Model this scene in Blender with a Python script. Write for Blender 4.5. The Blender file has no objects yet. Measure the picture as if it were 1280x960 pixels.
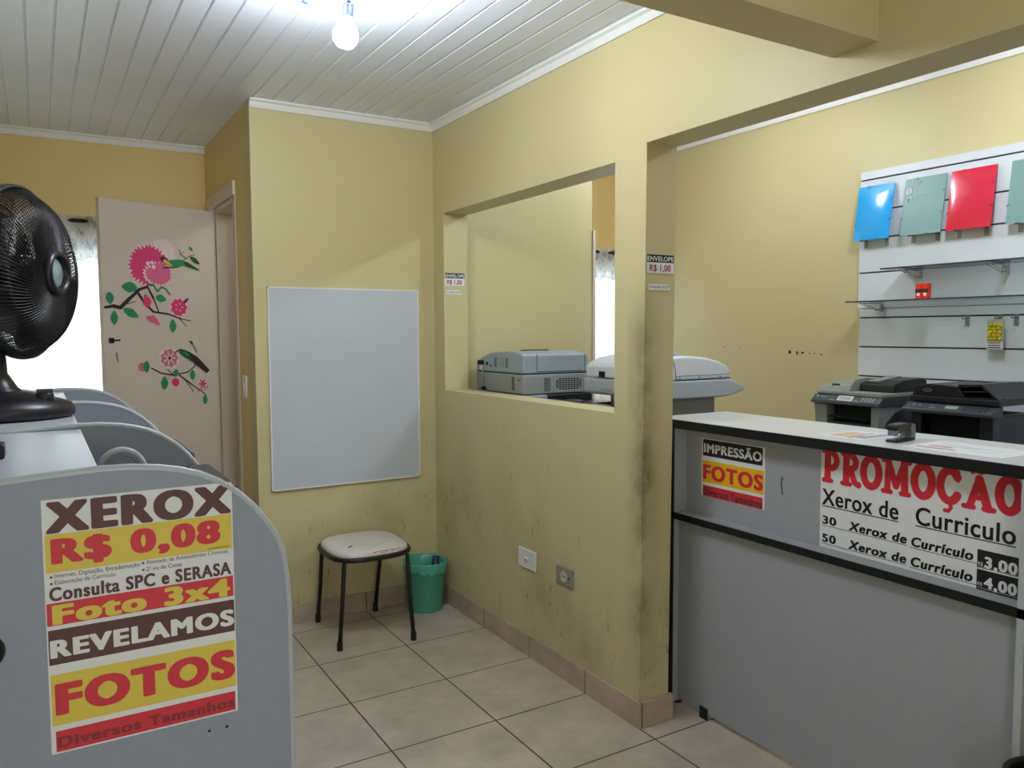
import bpy, bmesh, math, random
from mathutils import Vector, Matrix
random.seed(7)
scene = bpy.context.scene
COL = scene.collection
PI = math.pi

# ------------------------------------------------------------------ camera, world, exposure
F_PX, YAW, PITCH, ROLL = 985.07, 0.5417, 0.0662, -0.0047
CAM = Vector((-1.9033, -2.2337, 1.5))
fw = Vector((math.sin(YAW)*math.cos(PITCH), math.cos(YAW)*math.cos(PITCH), -math.sin(PITCH)))
rt = Vector((math.cos(YAW), -math.sin(YAW), 0)); up = rt.cross(fw)
c_, s_ = math.cos(ROLL), math.sin(ROLL)
rt, up = c_*rt + s_*up, -s_*rt + c_*up
cam_data = bpy.data.cameras.new('camera')
cam_data.sensor_fit = 'HORIZONTAL'; cam_data.sensor_width = 36
cam_data.lens = F_PX*36/1280; cam_data.clip_start = 0.02; cam_data.clip_end = 60
cam = bpy.data.objects.new('camera', cam_data); COL.objects.link(cam)
cam.matrix_world = Matrix(((rt.x, up.x, -fw.x, CAM.x), (rt.y, up.y, -fw.y, CAM.y), (rt.z, up.z, -fw.z, CAM.z), (0, 0, 0, 1)))
scene.camera = cam

world = bpy.data.worlds.new('sky'); scene.world = world; world.use_nodes = True
SKY_COLOR, SKY_STRENGTH = (0.90, 0.95, 1.0), 5.0
bgn = world.node_tree.nodes['Background']
bgn.inputs[0].default_value = (*SKY_COLOR, 1); bgn.inputs[1].default_value = SKY_STRENGTH

BULB_MAIN, BULB_BACK = 215.0, 330.0
BULB_COLOR = (0.86, 0.93, 1.0)
scene.view_settings.view_transform = 'Standard'; scene.view_settings.look = 'None'
scene.view_settings.gamma = 1.0; scene.view_settings.use_curve_mapping = False
scene.view_settings.exposure = -0.1

# ------------------------------------------------------------------ materials
def lin(c):
    return tuple(((v/255)/12.92 if v/255 <= .04045 else (((v/255)+.055)/1.055)**2.4) for v in c)
MATS = {}
def mat(name, rgb, rough=.5, metal=0., spec=.5, noise=0., nscale=8., bump=0., bscale=60., trans=0., ior=1.45, alpha=1., emit=0.):
    if name in MATS: return MATS[name]
    m = bpy.data.materials.new(name); m.use_nodes = True; MATS[name] = m
    nt = m.node_tree; b = nt.nodes['Principled BSDF']
    col = (*lin(rgb), 1)
    b.inputs['Base Color'].default_value = col
    b.inputs['Roughness'].default_value = rough; b.inputs['Metallic'].default_value = metal
    b.inputs['Specular IOR Level'].default_value = spec
    b.inputs['Transmission Weight'].default_value = trans; b.inputs['IOR'].default_value = ior
    b.inputs['Alpha'].default_value = alpha
    if emit:
        b.inputs['Emission Color'].default_value = (*BULB_COLOR, 1); b.inputs['Emission Strength'].default_value = emit
    g = nt.nodes.new('ShaderNodeNewGeometry')
    if noise:
        n = nt.nodes.new('ShaderNodeTexNoise'); n.inputs['Scale'].default_value = nscale; n.inputs['Detail'].default_value = 6
        nt.links.new(g.outputs['Position'], n.inputs['Vector'])
        r = nt.nodes.new('ShaderNodeMapRange'); r.inputs[1].default_value = .3; r.inputs[2].default_value = .7
        r.inputs[3].default_value = 1-noise; r.inputs[4].default_value = 1+noise
        nt.links.new(n.outputs['Fac'], r.inputs[0])
        mx = nt.nodes.new('ShaderNodeVectorMath'); mx.operation = 'SCALE'; mx.inputs[0].default_value = col[:3]
        nt.links.new(r.outputs[0], mx.inputs['Scale']); nt.links.new(mx.outputs[0], b.inputs['Base Color'])
    if bump:
        n2 = nt.nodes.new('ShaderNodeTexNoise'); n2.inputs['Scale'].default_value = bscale
        nt.links.new(g.outputs['Position'], n2.inputs['Vector'])
        bp = nt.nodes.new('ShaderNodeBump'); bp.inputs['Strength'].default_value = bump; bp.inputs['Distance'].default_value = .002
        nt.links.new(n2.outputs['Fac'], bp.inputs['Height']); nt.links.new(bp.outputs[0], b.inputs['Normal'])
    return m

def math_node(nt, op, a, b=None, c=None):
    n = nt.nodes.new('ShaderNodeMath'); n.operation = op
    for i, v in enumerate((a, b, c)):
        if v is None: continue
        if isinstance(v, (int, float)): n.inputs[i].default_value = v
        else: nt.links.new(v, n.inputs[i])
    return n.outputs[0]

def wall_paint(name, rgb, dirt=.6, zmax=1.3, corner=None):
    """satin wall paint with hand-height smudges, scuffs and streaks"""
    m = mat(name, rgb, rough=.42, spec=.35, bump=.12, bscale=90)
    nt = m.node_tree; b = nt.nodes['Principled BSDF']
    g = [n for n in nt.nodes if n.type == 'NEW_GEOMETRY'][0]
    sep = nt.nodes.new('ShaderNodeSeparateXYZ'); nt.links.new(g.outputs['Position'], sep.inputs[0])
    big = nt.nodes.new('ShaderNodeTexNoise'); big.inputs['Scale'].default_value = 2.3; big.inputs['Detail'].default_value = 7; big.inputs['Roughness'].default_value = .62
    nt.links.new(g.outputs['Position'], big.inputs['Vector'])
    mp = nt.nodes.new('ShaderNodeMapping'); mp.inputs['Scale'].default_value = (42, 42, 13)
    nt.links.new(g.outputs['Position'], mp.inputs[0])
    sc = nt.nodes.new('ShaderNodeTexNoise'); sc.inputs['Scale'].default_value = 1.0; sc.inputs['Detail'].default_value = 5
    nt.links.new(mp.outputs[0], sc.inputs['Vector'])
    def ramp(sock, lo, hi):
        r = nt.nodes.new('ShaderNodeMapRange'); r.inputs[1].default_value = lo; r.inputs[2].default_value = hi
        nt.links.new(sock, r.inputs[0]); return r.outputs[0]
    blot = ramp(big.outputs['Fac'], .48, .78)
    scuf = math_node(nt, 'MULTIPLY', ramp(sc.outputs['Fac'], .61, .70), ramp(big.outputs['Fac'], .43, .58))
    low = ramp(sep.outputs[2], zmax, zmax*.25)
    f = math_node(nt, 'ADD', math_node(nt, 'MULTIPLY', blot, .55), math_node(nt, 'MULTIPLY', scuf, .75))
    f = math_node(nt, 'MULTIPLY', math_node(nt, 'MULTIPLY', f, low), dirt)
    if corner:
        cx, cy, cr = corner
        dx = math_node(nt, 'SUBTRACT', sep.outputs[0], cx); dy = math_node(nt, 'SUBTRACT', sep.outputs[1], cy)
        d = math_node(nt, 'SQRT', math_node(nt, 'ADD', math_node(nt, 'MULTIPLY', dx, dx), math_node(nt, 'MULTIPLY', dy, dy)))
        near = ramp(d, cr, 0)
        zz = math_node(nt, 'MULTIPLY', ramp(sep.outputs[2], 1.75, 1.3), ramp(sep.outputs[2], .05, .5))
        e = math_node(nt, 'MULTIPLY', math_node(nt, 'MULTIPLY', near, zz), ramp(big.outputs['Fac'], .35, .65))
        f = math_node(nt, 'ADD', f, math_node(nt, 'MULTIPLY', e, 1.1))
    mix = nt.nodes.new('ShaderNodeMix'); mix.data_type = 'RGBA'
    mix.inputs['A'].default_value = (*lin(rgb), 1); mix.inputs['B'].default_value = (*lin((92, 78, 48)), 1)
    nt.links.new(math_node(nt, 'MINIMUM', f, .8), mix.inputs['Factor']); nt.links.new(mix.outputs['Result'], b.inputs['Base Color'])
    return m

def tile_mat(name, rgb, grout, size, ox, oy, gw=.005, axes=(0, 1)):
    m = mat(name, rgb, rough=.32, spec=.45)
    nt = m.node_tree; b = nt.nodes['Principled BSDF']
    g = [n for n in nt.nodes if n.type == 'NEW_GEOMETRY'][0]
    sep = nt.nodes.new('ShaderNodeSeparateXYZ'); nt.links.new(g.outputs['Position'], sep.inputs[0])
    ds = []
    for ax, o in zip(axes, (ox, oy)):
        t = math_node(nt, 'ADD', math_node(nt, 'DIVIDE', math_node(nt, 'SUBTRACT', sep.outputs[ax], o), size), 100.5)
        ds.append(math_node(nt, 'ABSOLUTE', math_node(nt, 'SUBTRACT', math_node(nt, 'FRACT', t), .5)))
    d = ds[0] if len(ds) == 1 else math_node(nt, 'MINIMUM', ds[0], ds[1])
    line = math_node(nt, 'LESS_THAN', d, gw/size*.5)
    n = nt.nodes.new('ShaderNodeTexNoise'); n.inputs['Scale'].default_value = 5; n.inputs['Detail'].default_value = 8; n.inputs['Roughness'].default_value = .65
    nt.links.new(g.outputs['Position'], n.inputs['Vector'])
    r = nt.nodes.new('ShaderNodeValToRGB')
    c0 = lin(tuple(v*.88 for v in rgb)); c1 = lin(tuple(min(255, v*1.08) for v in rgb))
    r.color_ramp.elements[0].position = .3; r.color_ramp.elements[0].color = (*c0, 1)
    r.color_ramp.elements[1].position = .7; r.color_ramp.elements[1].color = (*c1, 1)
    nt.links.new(n.outputs['Fac'], r.inputs[0])
    mix = nt.nodes.new('ShaderNodeMix'); mix.data_type = 'RGBA'
    nt.links.new(line, mix.inputs['Factor']); nt.links.new(r.outputs[0], mix.inputs['A']); mix.inputs['B'].default_value = (*lin(grout), 1)
    nt.links.new(mix.outputs['Result'], b.inputs['Base Color'])
    bp = nt.nodes.new('ShaderNodeBump'); bp.inputs['Strength'].default_value = .5; bp.inputs['Distance'].default_value = .002; bp.invert = True
    nt.links.new(line, bp.inputs['Height']); nt.links.new(bp.outputs[0], b.inputs['Normal'])
    return m

def curtain_mat(name, dens, motif):
    m = bpy.data.materials.new(name); m.use_nodes = True; MATS[name] = m
    nt = m.node_tree; nt.nodes.clear()
    out = nt.nodes.new('ShaderNodeOutputMaterial')
    g = nt.nodes.new('ShaderNodeNewGeometry')
    tl = nt.nodes.new('ShaderNodeBsdfTranslucent'); df = nt.nodes.new('ShaderNodeBsdfDiffuse'); tp = nt.nodes.new('ShaderNodeBsdfTransparent')
    n = nt.nodes.new('ShaderNodeTexNoise'); n.inputs['Scale'].default_value = 17; n.inputs['Detail'].default_value = 6; n.inputs['Roughness'].default_value = .75
    mp = nt.nodes.new('ShaderNodeMapping'); mp.inputs['Scale'].default_value = (1.5, 1, .8)
    nt.links.new(g.outputs['Position'], mp.inputs[0]); nt.links.new(mp.outputs[0], n.inputs['Vector'])
    r = nt.nodes.new('ShaderNodeMapRange'); r.inputs[1].default_value = .50; r.inputs[2].default_value = .60
    nt.links.new(n.outputs['Fac'], r.inputs[0])
    mix = nt.nodes.new('ShaderNodeMix'); mix.data_type = 'RGBA'
    nt.links.new(math_node(nt, 'MULTIPLY', r.outputs[0], motif), mix.inputs['Factor'])
    mix.inputs['A'].default_value = (.85, .85, .86, 1); mix.inputs['B'].default_value = (.12, .12, .14, 1)
    nt.links.new(mix.outputs['Result'], tl.inputs[0]); nt.links.new(mix.outputs['Result'], df.inputs[0])
    a = nt.nodes.new('ShaderNodeMixShader'); a.inputs[0].default_value = .35
    nt.links.new(tl.outputs[0], a.inputs[1]); nt.links.new(df.outputs[0], a.inputs[2])
    b = nt.nodes.new('ShaderNodeMixShader'); b.inputs[0].default_value = dens
    nt.links.new(tp.outputs[0], b.inputs[1]); nt.links.new(a.outputs[0], b.inputs[2])
    nt.links.new(b.outputs[0], out.inputs['Surface'])
    return m

YELLOW = (201, 189, 143)
M_wall = wall_paint('yellow_wall_paint', YELLOW, dirt=.85, zmax=1.25, corner=(0, 0, .1))
M_wallb = wall_paint('yellow_wall_paint_clean', YELLOW, dirt=.35, zmax=1.2)
M_ochre = wall_paint('ochre_wall_paint', (224, 194, 128), dirt=.2, zmax=.8)
M_pvc = mat('white_pvc', (228, 233, 244), rough=.35, noise=.02, nscale=3)
M_trim = mat('white_trim', (228, 227, 224), rough=.4)
M_floor = tile_mat('floor_tile', (188, 175, 160), (70, 50, 40), .43, -.008, .335, gw=.0062)
M_base_y = tile_mat('base_tile_long', (182, 163, 141), (84, 66, 52), .43, .335, 0, axes=(1,))
M_base_x = tile_mat('base_tile_cross', (182, 163, 141), (84, 66, 52), .43, -.43, 0, axes=(0,))
M_beige = mat('door_beige', (214, 201, 190), rough=.45, noise=.03, nscale=4)
M_black = mat('black_plastic', (20, 20, 22), rough=.4)
M_blackm = mat('black_metal', (20, 16, 15), rough=.38)
M_fan = mat('fan_black_plastic', (26, 23, 30), rough=.32)
M_dark = mat('dark_void', (10, 10, 11), rough=.8)
M_panel = mat('grey_laminate', (145, 151, 163), rough=.5, noise=.025, nscale=40)
M_rim = mat('grey_edge_band', (176, 182, 186), rough=.3)
M_shelf = mat('pale_laminate', (192, 196, 210), rough=.3, noise=.015, nscale=10)
M_counter = mat('counter_grey_laminate', (158, 160, 164), rough=.5, noise=.02, nscale=30)
M_ctop = mat('counter_top_laminate', (206, 206, 202), rough=.35, noise=.03, nscale=12)
M_paper = mat('paper_white', (226, 228, 228), rough=.55, noise=.015, nscale=20)
M_red = mat('print_red', (206, 44, 58), rough=.5)
M_yel = mat('print_yellow', (220, 196, 74), rough=.5)
M_yel2 = mat('print_orange_yellow', (232, 182, 26), rough=.5)
M_brown = mat('print_brown', (88, 52, 46), rough=.5)
M_ink = mat('print_black', (26, 22, 26), rough=.5)
M_dred = mat('print_dark_red', (140, 40, 48), rough=.5)
M_maroon = mat('print_maroon', (150, 24, 42), rough=.5)
M_board = mat('whiteboard_white', (190, 195, 200), rough=.28, noise=.035, nscale=2.5)
M_vinyl = mat('worn_cream_vinyl', (214, 206, 200), rough=.35, noise=.05, nscale=14)
M_rust = mat('rust_stain', (138, 96, 70), rough=.7)
M_teal = mat('teal_plastic', (84, 168, 146), rough=.35)
M_bag = mat('green_bin_bag', (86, 172, 148), rough=.25, alpha=.85)
M_navy = mat('navy_plastic', (18, 34, 60), rough=.4)
M_wht = mat('white_plastic', (222, 222, 220), rough=.35)
M_greyp = mat('outlet_grey', (140, 136, 124), rough=.45)
M_cop = mat('copier_white', (214, 218, 224), rough=.4)
M_copg = mat('copier_grey', (172, 179, 187), rough=.45)
M_copb = mat('copier_base_grey', (150, 152, 148), rough=.5)
M_cream = mat('copier_cream', (196, 188, 166), rough=.5)
M_pgrey = mat('printer_blue_grey', (150, 162, 168), rough=.5)
M_pgrey2 = mat('printer_warm_grey', (148, 152, 148), rough=.5)
M_silver = mat('printer_silver', (136, 140, 132), rough=.45)
M_char = mat('printer_charcoal', (52, 54, 58), rough=.4)
M_pblk = mat('printer_black', (24, 25, 28), rough=.38)
M_lcd = mat('lcd_grey', (150, 158, 150), rough=.3)
M_key = mat('key_grey', (130, 134, 138), rough=.4)
M_slat = mat('slatwall_white', (212, 216, 220), rough=.35, noise=.012, nscale=6)
M_groove = mat('groove_dark', (70, 62, 66), rough=.5)
def glass_mat():
    m = bpy.data.materials.new('clear_glass'); m.use_nodes = True; nt = m.node_tree; nt.nodes.clear()
    out = nt.nodes.new('ShaderNodeOutputMaterial'); tp = nt.nodes.new('ShaderNodeBsdfTransparent'); gl = nt.nodes.new('ShaderNodeBsdfGlossy')
    tp.inputs[0].default_value = (.90, .95, .94, 1); gl.inputs['Roughness'].default_value = .03
    fr = nt.nodes.new('ShaderNodeLayerWeight'); fr.inputs[0].default_value = .25
    mx = nt.nodes.new('ShaderNodeMixShader'); nt.links.new(fr.outputs['Fresnel'], mx.inputs[0]); nt.links.new(tp.outputs[0], mx.inputs[1]); nt.links.new(gl.outputs[0], mx.inputs[2])
    nt.links.new(mx.outputs[0], out.inputs['Surface']); return m
M_glass = glass_mat()
M_chrome = mat('chrome', (190, 196, 204), rough=.2, metal=1.)
M_steel = mat('zinc_metal', (150, 150, 146), rough=.4, metal=.8)
M_blue = mat('folder_blue', (36, 160, 226), rough=.13, spec=.7)
M_fteal = mat('folder_teal', (118, 152, 145), rough=.4)
M_fred = mat('folder_red', (206, 36, 62), rough=.15, spec=.7)
M_elastic = mat('elastic_dark', (40, 66, 66), rough=.6)
M_print = mat('folder_print_white', (240, 244, 242), rough=.4)
M_redbox = mat('pack_red', (226, 54, 38), rough=.35)
M_packy = mat('pack_yellow', (206, 186, 30), rough=.25)
M_packc = mat('pack_clear', (196, 196, 176), rough=.2, alpha=.75)
M_badge = mat('badge_green_grey', (138, 152, 150), rough=.3)
M_bulb = mat('led_bulb_main', (255, 255, 255), emit=BULB_MAIN)
M_bulb2 = mat('led_bulb_back', (255, 255, 255), emit=BULB_BACK)
M_stap = mat('stapler_grey', (112, 116, 124), rough=.35)
M_sock = mat('lamp_socket', (54, 64, 98), rough=.4)
M_pink = mat('petal_pink', (222, 62, 122), rough=.5)
M_pink2 = mat('petal_rose', (226, 104, 148), rough=.5)
M_pinkw = mat('petal_white', (238, 214, 216), rough=.5)
M_pinkd = mat('petal_dusty', (196, 120, 130), rough=.5)
M_leaf = mat('leaf_green', (44, 140, 88), rough=.5)
M_leaf2 = mat('leaf_dark_green', (30, 84, 52), rough=.5)
M_twig = mat('twig_brown', (52, 38, 38), rough=.6)
M_byel = mat('bird_yellow', (222, 186, 70), rough=.5)
M_curt = curtain_mat('curtain_voile', .80, 0.)
M_val = curtain_mat('curtain_lace', .8, .62)

# ------------------------------------------------------------------ mesh helpers
WORLD_LOC = {}
class MB:
    """collects shapes in world coordinates; build() links them as ONE mesh object"""
    def __init__(s): s.v = []; s.f = []; s.m = []; s.mats = []; s.smooth = []
    def mi(s, m):
        if m not in s.mats: s.mats.append(m)
        return s.mats.index(m)
    def add(s, vs, fs, m, smooth=False):
        o = len(s.v); s.v += [tuple(v) for v in vs]; k = s.mi(m)
        for f in fs: s.f.append([i+o for i in f]); s.m.append(k); s.smooth.append(smooth)
    def box(s, x0, x1, y0, y1, z0, z1, m, M=None):
        x0, x1 = sorted((x0, x1)); y0, y1 = sorted((y0, y1)); z0, z1 = sorted((z0, z1))
        vs = [Vector((x, y, z)) for z in (z0, z1) for y in (y0, y1) for x in (x0, x1)]
        if M: vs = [M @ v for v in vs]
        s.add(vs, [(0, 2, 3, 1), (4, 5, 7, 6), (0, 1, 5, 4), (2, 6, 7, 3), (0, 4, 6, 2), (1, 3, 7, 5)], m)
    def prism(s, poly, axis, a0, a1, m, smooth=False, poly1=None):
        """poly: 2D outline in the two remaining axes (in x,y,z order), extruded along axis"""
        poly1 = poly1 or poly
        def mk(p, a):
            return {0: (a, p[0], p[1]), 1: (p[0], a, p[1]), 2: (p[0], p[1], a)}[axis]
        n = len(poly); vs = [mk(p, a0) for p in poly] + [mk(p, a1) for p in poly1]
        ar = sum(poly[i][0]*poly[(i+1) % n][1]-poly[(i+1) % n][0]*poly[i][1] for i in range(n))
        flip = (ar > 0) == (axis != 1)
        if a1 < a0: flip = not flip
        caps = [list(range(n)), list(range(n, 2*n))]
        side = [(i, (i+1) % n, n+(i+1) % n, n+i) for i in range(n)]
        if flip: caps[0] = caps[0][::-1]
        else: caps[1] = caps[1][::-1]; side = [q[::-1] for q in side]
        s.add(vs, caps, m); o = len(s.v)-2*n
        k = s.mi(m)
        for q in side: s.f.append([i+o for i in q]); s.m.append(k); s.smooth.append(smooth)
    def tube(s, pts, r, m, n=8, closed=False, caps=True):
        pts = [Vector(p) for p in pts]; rr = r if isinstance(r, (list, tuple)) else [r]*len(pts)
        N = len(pts); vs = []; prev = None
        for i, p in enumerate(pts):
            if closed: t = pts[(i+1) % N]-pts[i-1]
            else: t = pts[min(i+1, N-1)]-pts[max(i-1, 0)]
            t.normalize()
            if prev is None:
                a = Vector((0, 0, 1)) if abs(t.z) < .9 else Vector((1, 0, 0))
                u = t.cross(a).normalized()
            else:
                u = (prev-t*prev.dot(t)).normalized()
            prev = u; w = t.cross(u)
            for k in range(n):
                a = 2*PI*k/n; vs.append(p+(u*math.cos(a)+w*math.sin(a))*rr[i])
        fs = []
        for i in range(N if closed else N-1):
            j = (i+1) % N
            for k in range(n): fs.append((i*n+k, i*n+(k+1) % n, j*n+(k+1) % n, j*n+k))
        if caps and not closed: fs += [list(range(n))[::-1], [(N-1)*n+k for k in range(n)]]
        s.add(vs, fs, m, True)
    def lathe(s, prof, m, n=24, M=None, cap0=False, cap1=False, smooth=True):
        """prof: (radius, height) pairs about local z, placed by matrix M"""
        M = M or Matrix.Identity(4); vs = []
        for r, h in prof:
            for k in range(n):
                a = 2*PI*k/n; vs.append(M @ Vector((r*math.cos(a), r*math.sin(a), h)))
        fs = []
        for i in range(len(prof)-1):
            for k in range(n): fs.append((i*n+k, i*n+(k+1) % n, (i+1)*n+(k+1) % n, (i+1)*n+k))
        s.add(vs, fs, m, smooth)
        if cap0: s.add(vs[:n], [list(range(n))[::-1]], m)
        if cap1: s.add(vs[-n:], [list(range(n))], m)
    def poly(s, pts, m): s.add(pts, [list(range(len(pts)))], m)
    def build(s, name, parent=None, bevel=0., seg=2, origin=None, autosmooth=False):
        if parent is not None: base = WORLD_LOC[parent]
        elif origin is not None: base = Vector(origin)
        else:
            xs = [v[0] for v in s.v]; ys = [v[1] for v in s.v]; zs = [v[2] for v in s.v]
            base = Vector(((min(xs)+max(xs))/2, (min(ys)+max(ys))/2, min(zs)))
        me = bpy.data.meshes.new(name)
        me.from_pydata([tuple(Vector(v)-base) for v in s.v], [], s.f)
        for m in s.mats: me.materials.append(m)
        me.polygons.foreach_set('material_index', s.m); me.polygons.foreach_set('use_smooth', s.smooth)
        me.update()
        o = bpy.data.objects.new(name, me); COL.objects.link(o); WORLD_LOC[o] = base
        if parent is not None: o.parent = parent
        else: o.location = base
        if bevel:
            b = o.modifiers.new('bevel', 'BEVEL'); b.width = bevel; b.segments = seg; b.limit_method = 'ANGLE'; b.angle_limit = math.radians(35)
        return o

def tag(o, label, cat, group=None):
    o['label'] = label; o['category'] = cat
    if group: o['group'] = group
    return o
def thing(name, label, cat, loc, group=None):
    o = bpy.data.objects.new(name, None); COL.objects.link(o); o.location = loc; WORLD_LOC[o] = Vector(loc)
    o.empty_display_size = .05
    return tag(o, label, cat, group)
def struct(mb, name, **k):
    o = mb.build(name, **k)
    if o.parent is None: o['kind'] = 'structure'
    return o
def boxpart(name, parent, m, *b, bevel=0., label=None):
    mb = MB(); mb.box(*b, m); o = mb.build(name, parent, bevel=bevel)
    if label: o['label'] = label
    return o
def axis_matrix(origin, z, x=None):
    z = Vector(z).normalized()
    x = Vector(x) if x else (Vector((0, 0, 1)) if abs(z.z) < .9 else Vector((1, 0, 0)))
    x = (x-z*x.dot(z)).normalized(); y = z.cross(x)
    return Matrix(((x.x, y.x, z.x, origin[0]), (x.y, y.y, z.y, origin[1]), (x.z, y.z, z.z, origin[2]), (0, 0, 0, 1)))

# flat lettering from the built-in font
_TXT = {}
def glyphs(s, bold):
    if (s, bold) in _TXT: return _TXT[(s, bold)]
    cu = bpy.data.curves.new('lettering', 'FONT'); cu.body = s; cu.resolution_u = 6
    cu.space_character = 1.0+bold*2.8
    o = bpy.data.objects.new('lettering', cu); COL.objects.link(o)
    bpy.context.view_layer.update()
    me = o.to_mesh()
    vs = [(v.co.x, v.co.y) for v in me.vertices]; fs = [list(p.vertices) for p in me.polygons]
    o.to_mesh_clear(); bpy.data.objects.remove(o); bpy.data.curves.remove(cu)
    _TXT[(s, bold)] = (vs, fs); return vs, fs

class Sheet:
    """a printed sheet: paper with bands and lettering, all one mesh. A = right, B = up"""
    LAY = .0004
    def __init__(s, o, A, B, k=1.0):
        s.o, s.A, s.B, s.k = Vector(o), Vector(A), Vector(B), k; s.N = s.A.cross(s.B); s.mb = MB(); s.cnt = 0
    def pt(s, a, b, l): return s.o+s.A*(a*s.k)+s.B*(b*s.k)+s.N*(l*s.LAY)
    def paper(s, a0, b0, a1, b1, m):
        vs = [s.pt(a, b, l) for l in (.1, 1.2) for a, b in ((a0, b0), (a1, b0), (a1, b1), (a0, b1))]
        s.mb.add(vs, [(3, 2, 1, 0), (4, 5, 6, 7), (0, 1, 5, 4), (1, 2, 6, 5), (2, 3, 7, 6), (3, 0, 4, 7)], m)
    def band(s, a0, b0, a1, b1, m, l=2): s.mb.poly([s.pt(a0, b0, l), s.pt(a1, b0, l), s.pt(a1, b1, l), s.pt(a0, b1, l)], m)
    def poly(s, pts, m, l=3):
        s.cnt = (s.cnt+1) % 40; l += s.cnt*.02
        s.mb.poly([s.pt(a, b, l) for a, b in pts], m)
    def text(s, t, a0, b0, a1, b1, m, bold=.02, l=3, shear=0.):
        """left a0, right a1, baseline b0, cap height b1"""
        # a heavy weight is struck several times, slightly displaced, like overprinting
        vs, fs = glyphs(t, bold); hv, _ = glyphs('H', bold); e = bold*1.0
        y0 = min(v[1] for v in hv); y1 = max(v[1] for v in hv)
        vs = [(x+shear*(y-y0), y) for x, y in vs]
        x0 = min(v[0] for v in vs)-e; x1 = max(v[0] for v in vs)+e; ey = bold*.55
        nk = 14 if bold > .037 else 8
        offs = [(0, 0)] if bold < .005 else [(e*math.copysign(abs(math.cos(2*PI*(i+.5)/nk))**.6, math.cos(2*PI*(i+.5)/nk)), ey*math.copysign(abs(math.sin(2*PI*(i+.5)/nk))**.6, math.sin(2*PI*(i+.5)/nk))) for i in range(nk)]
        for i, (ox, oy) in enumerate(offs):
            s.mb.add([s.pt(a0+(x+ox-x0)/(x1-x0)*(a1-a0), b0+(y+oy-y0+ey)/(y1-y0+2*ey)*(b1-b0), l+i*.035) for x, y in vs], fs, m)
    def stroke(s, pts, w, m, l=3, rnd=True, closed=False):
        n = len(pts); P = [Vector((p[0], p[1])) for p in pts]
        L, R = [], []
        for i in range(n):
            if closed: t = P[(i+1) % n]-P[i-1]
            else: t = P[min(i+1, n-1)]-P[max(i-1, 0)]
            t.normalize(); q = Vector((-t.y, t.x))*w/2
            if isinstance(w, (list, tuple)): q = Vector((-t.y, t.x))*w[i]/2
            L.append(P[i]+q); R.append(P[i]-q)
        for i in range(n if closed else n-1):
            j = (i+1) % n
            s.poly([R[i], R[j], L[j], L[i]], m, l)
        if rnd and not closed:
            for p in (P[0], P[-1]): s.disc(p.x, p.y, w/2, m, l)
    def disc(s, a, b, r, m, l=3, n=14, rb=None):
        rb = rb or r
        s.poly([(a+r*math.cos(2*PI*k/n), b+rb*math.sin(2*PI*k/n)) for k in range(n)], m, l)

# ------------------------------------------------------------------ room shell
XL, XR, YF, YW, YB, WB, TH = -2.35, 2.45, -3.3, 1.765, 2.951, .98, .1434
ZC, ZC2, ZT, ZS, ZL = 2.635, 2.93, 2.139, 1.184, 2.176
YO0, YO1 = .1635, 1.6388

mb = MB(); mb.box(XL-.15, XR+.15, YF-.15, YB+.15, -.1, 0, M_floor); struct(mb, 'floor', origin=(0, 0, 0))

# main PVC ceiling: boards with real V joints, running along y
def pvc_ceiling(name, x0, x1, y0, y1, z, pitch, phase):
    pts = []; k = math.ceil((x0-phase)/pitch); xs = []
    while phase+k*pitch < x1-.01:
        xs.append(phase+k*pitch); k += 1
    prof = [(x0, z)]
    for x in xs:
        if x-x0 < .012: continue
        prof += [(x-.0055, z), (x-.002, z+.006), (x+.002, z+.006), (x+.0055, z)]
    prof += [(x1, z), (x1, z+.05), (x0, z+.05)]
    m = MB(); m.prism(prof, 1, y0, y1, M_pvc); return struct(m, name)
pvc_ceiling('ceiling', XL, 0.001, YF, YB, ZC, .0928, -1.897)
pvc_ceiling('ceiling_back', TH-.001, XR, YF, YB, ZC2, .0928, -1.897)

# divider wall with the service window, pillar and lintel beam
mb = MB(); m = M_wall
mb.prism([(0, .006), (TH, .006), (TH, YO0), (0, YO0)], 2, 0, ZT, m, poly1=[(0, -.018), (TH, -.018), (TH, YO0), (0, YO0)])
mb.box(0, TH, YO0, YO1, 0, ZS, m)
mb.box(0, TH, YO1, YW+.02, 0, ZT, m)
mb.box(0, TH, -.018, YW+.02, ZT, ZC2, m)
mb.box(0, TH, YF, -.018, ZL, ZC2, m)
struct(mb, 'wall_divider')
mb = MB(); mb.box(XL, .001, -.9253, -.7826, 2.2494, ZC, M_wallb); struct(mb, 'ceiling_beam')
# whiteboard wall, carried on behind the divider up to its free end
mb = MB(); mb.box(-WB, 1.09, YW, YW+.14, 0, ZC2, M_wall); struct(mb, 'wall_centre')
# return wall with the doorway
DY0, DY1, DZ = 2.15, 2.66, 2.225
mb = MB(); m = M_ochre
mb.box(-WB, -WB+.14, YW+.14, DY0, 0, ZC, m); mb.box(-WB, -WB+.14, DY1, YB, 0, ZC, m); mb.box(-WB, -WB+.14, DY0, DY1, DZ, ZC, m)
struct(mb, 'wall_return')
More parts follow.
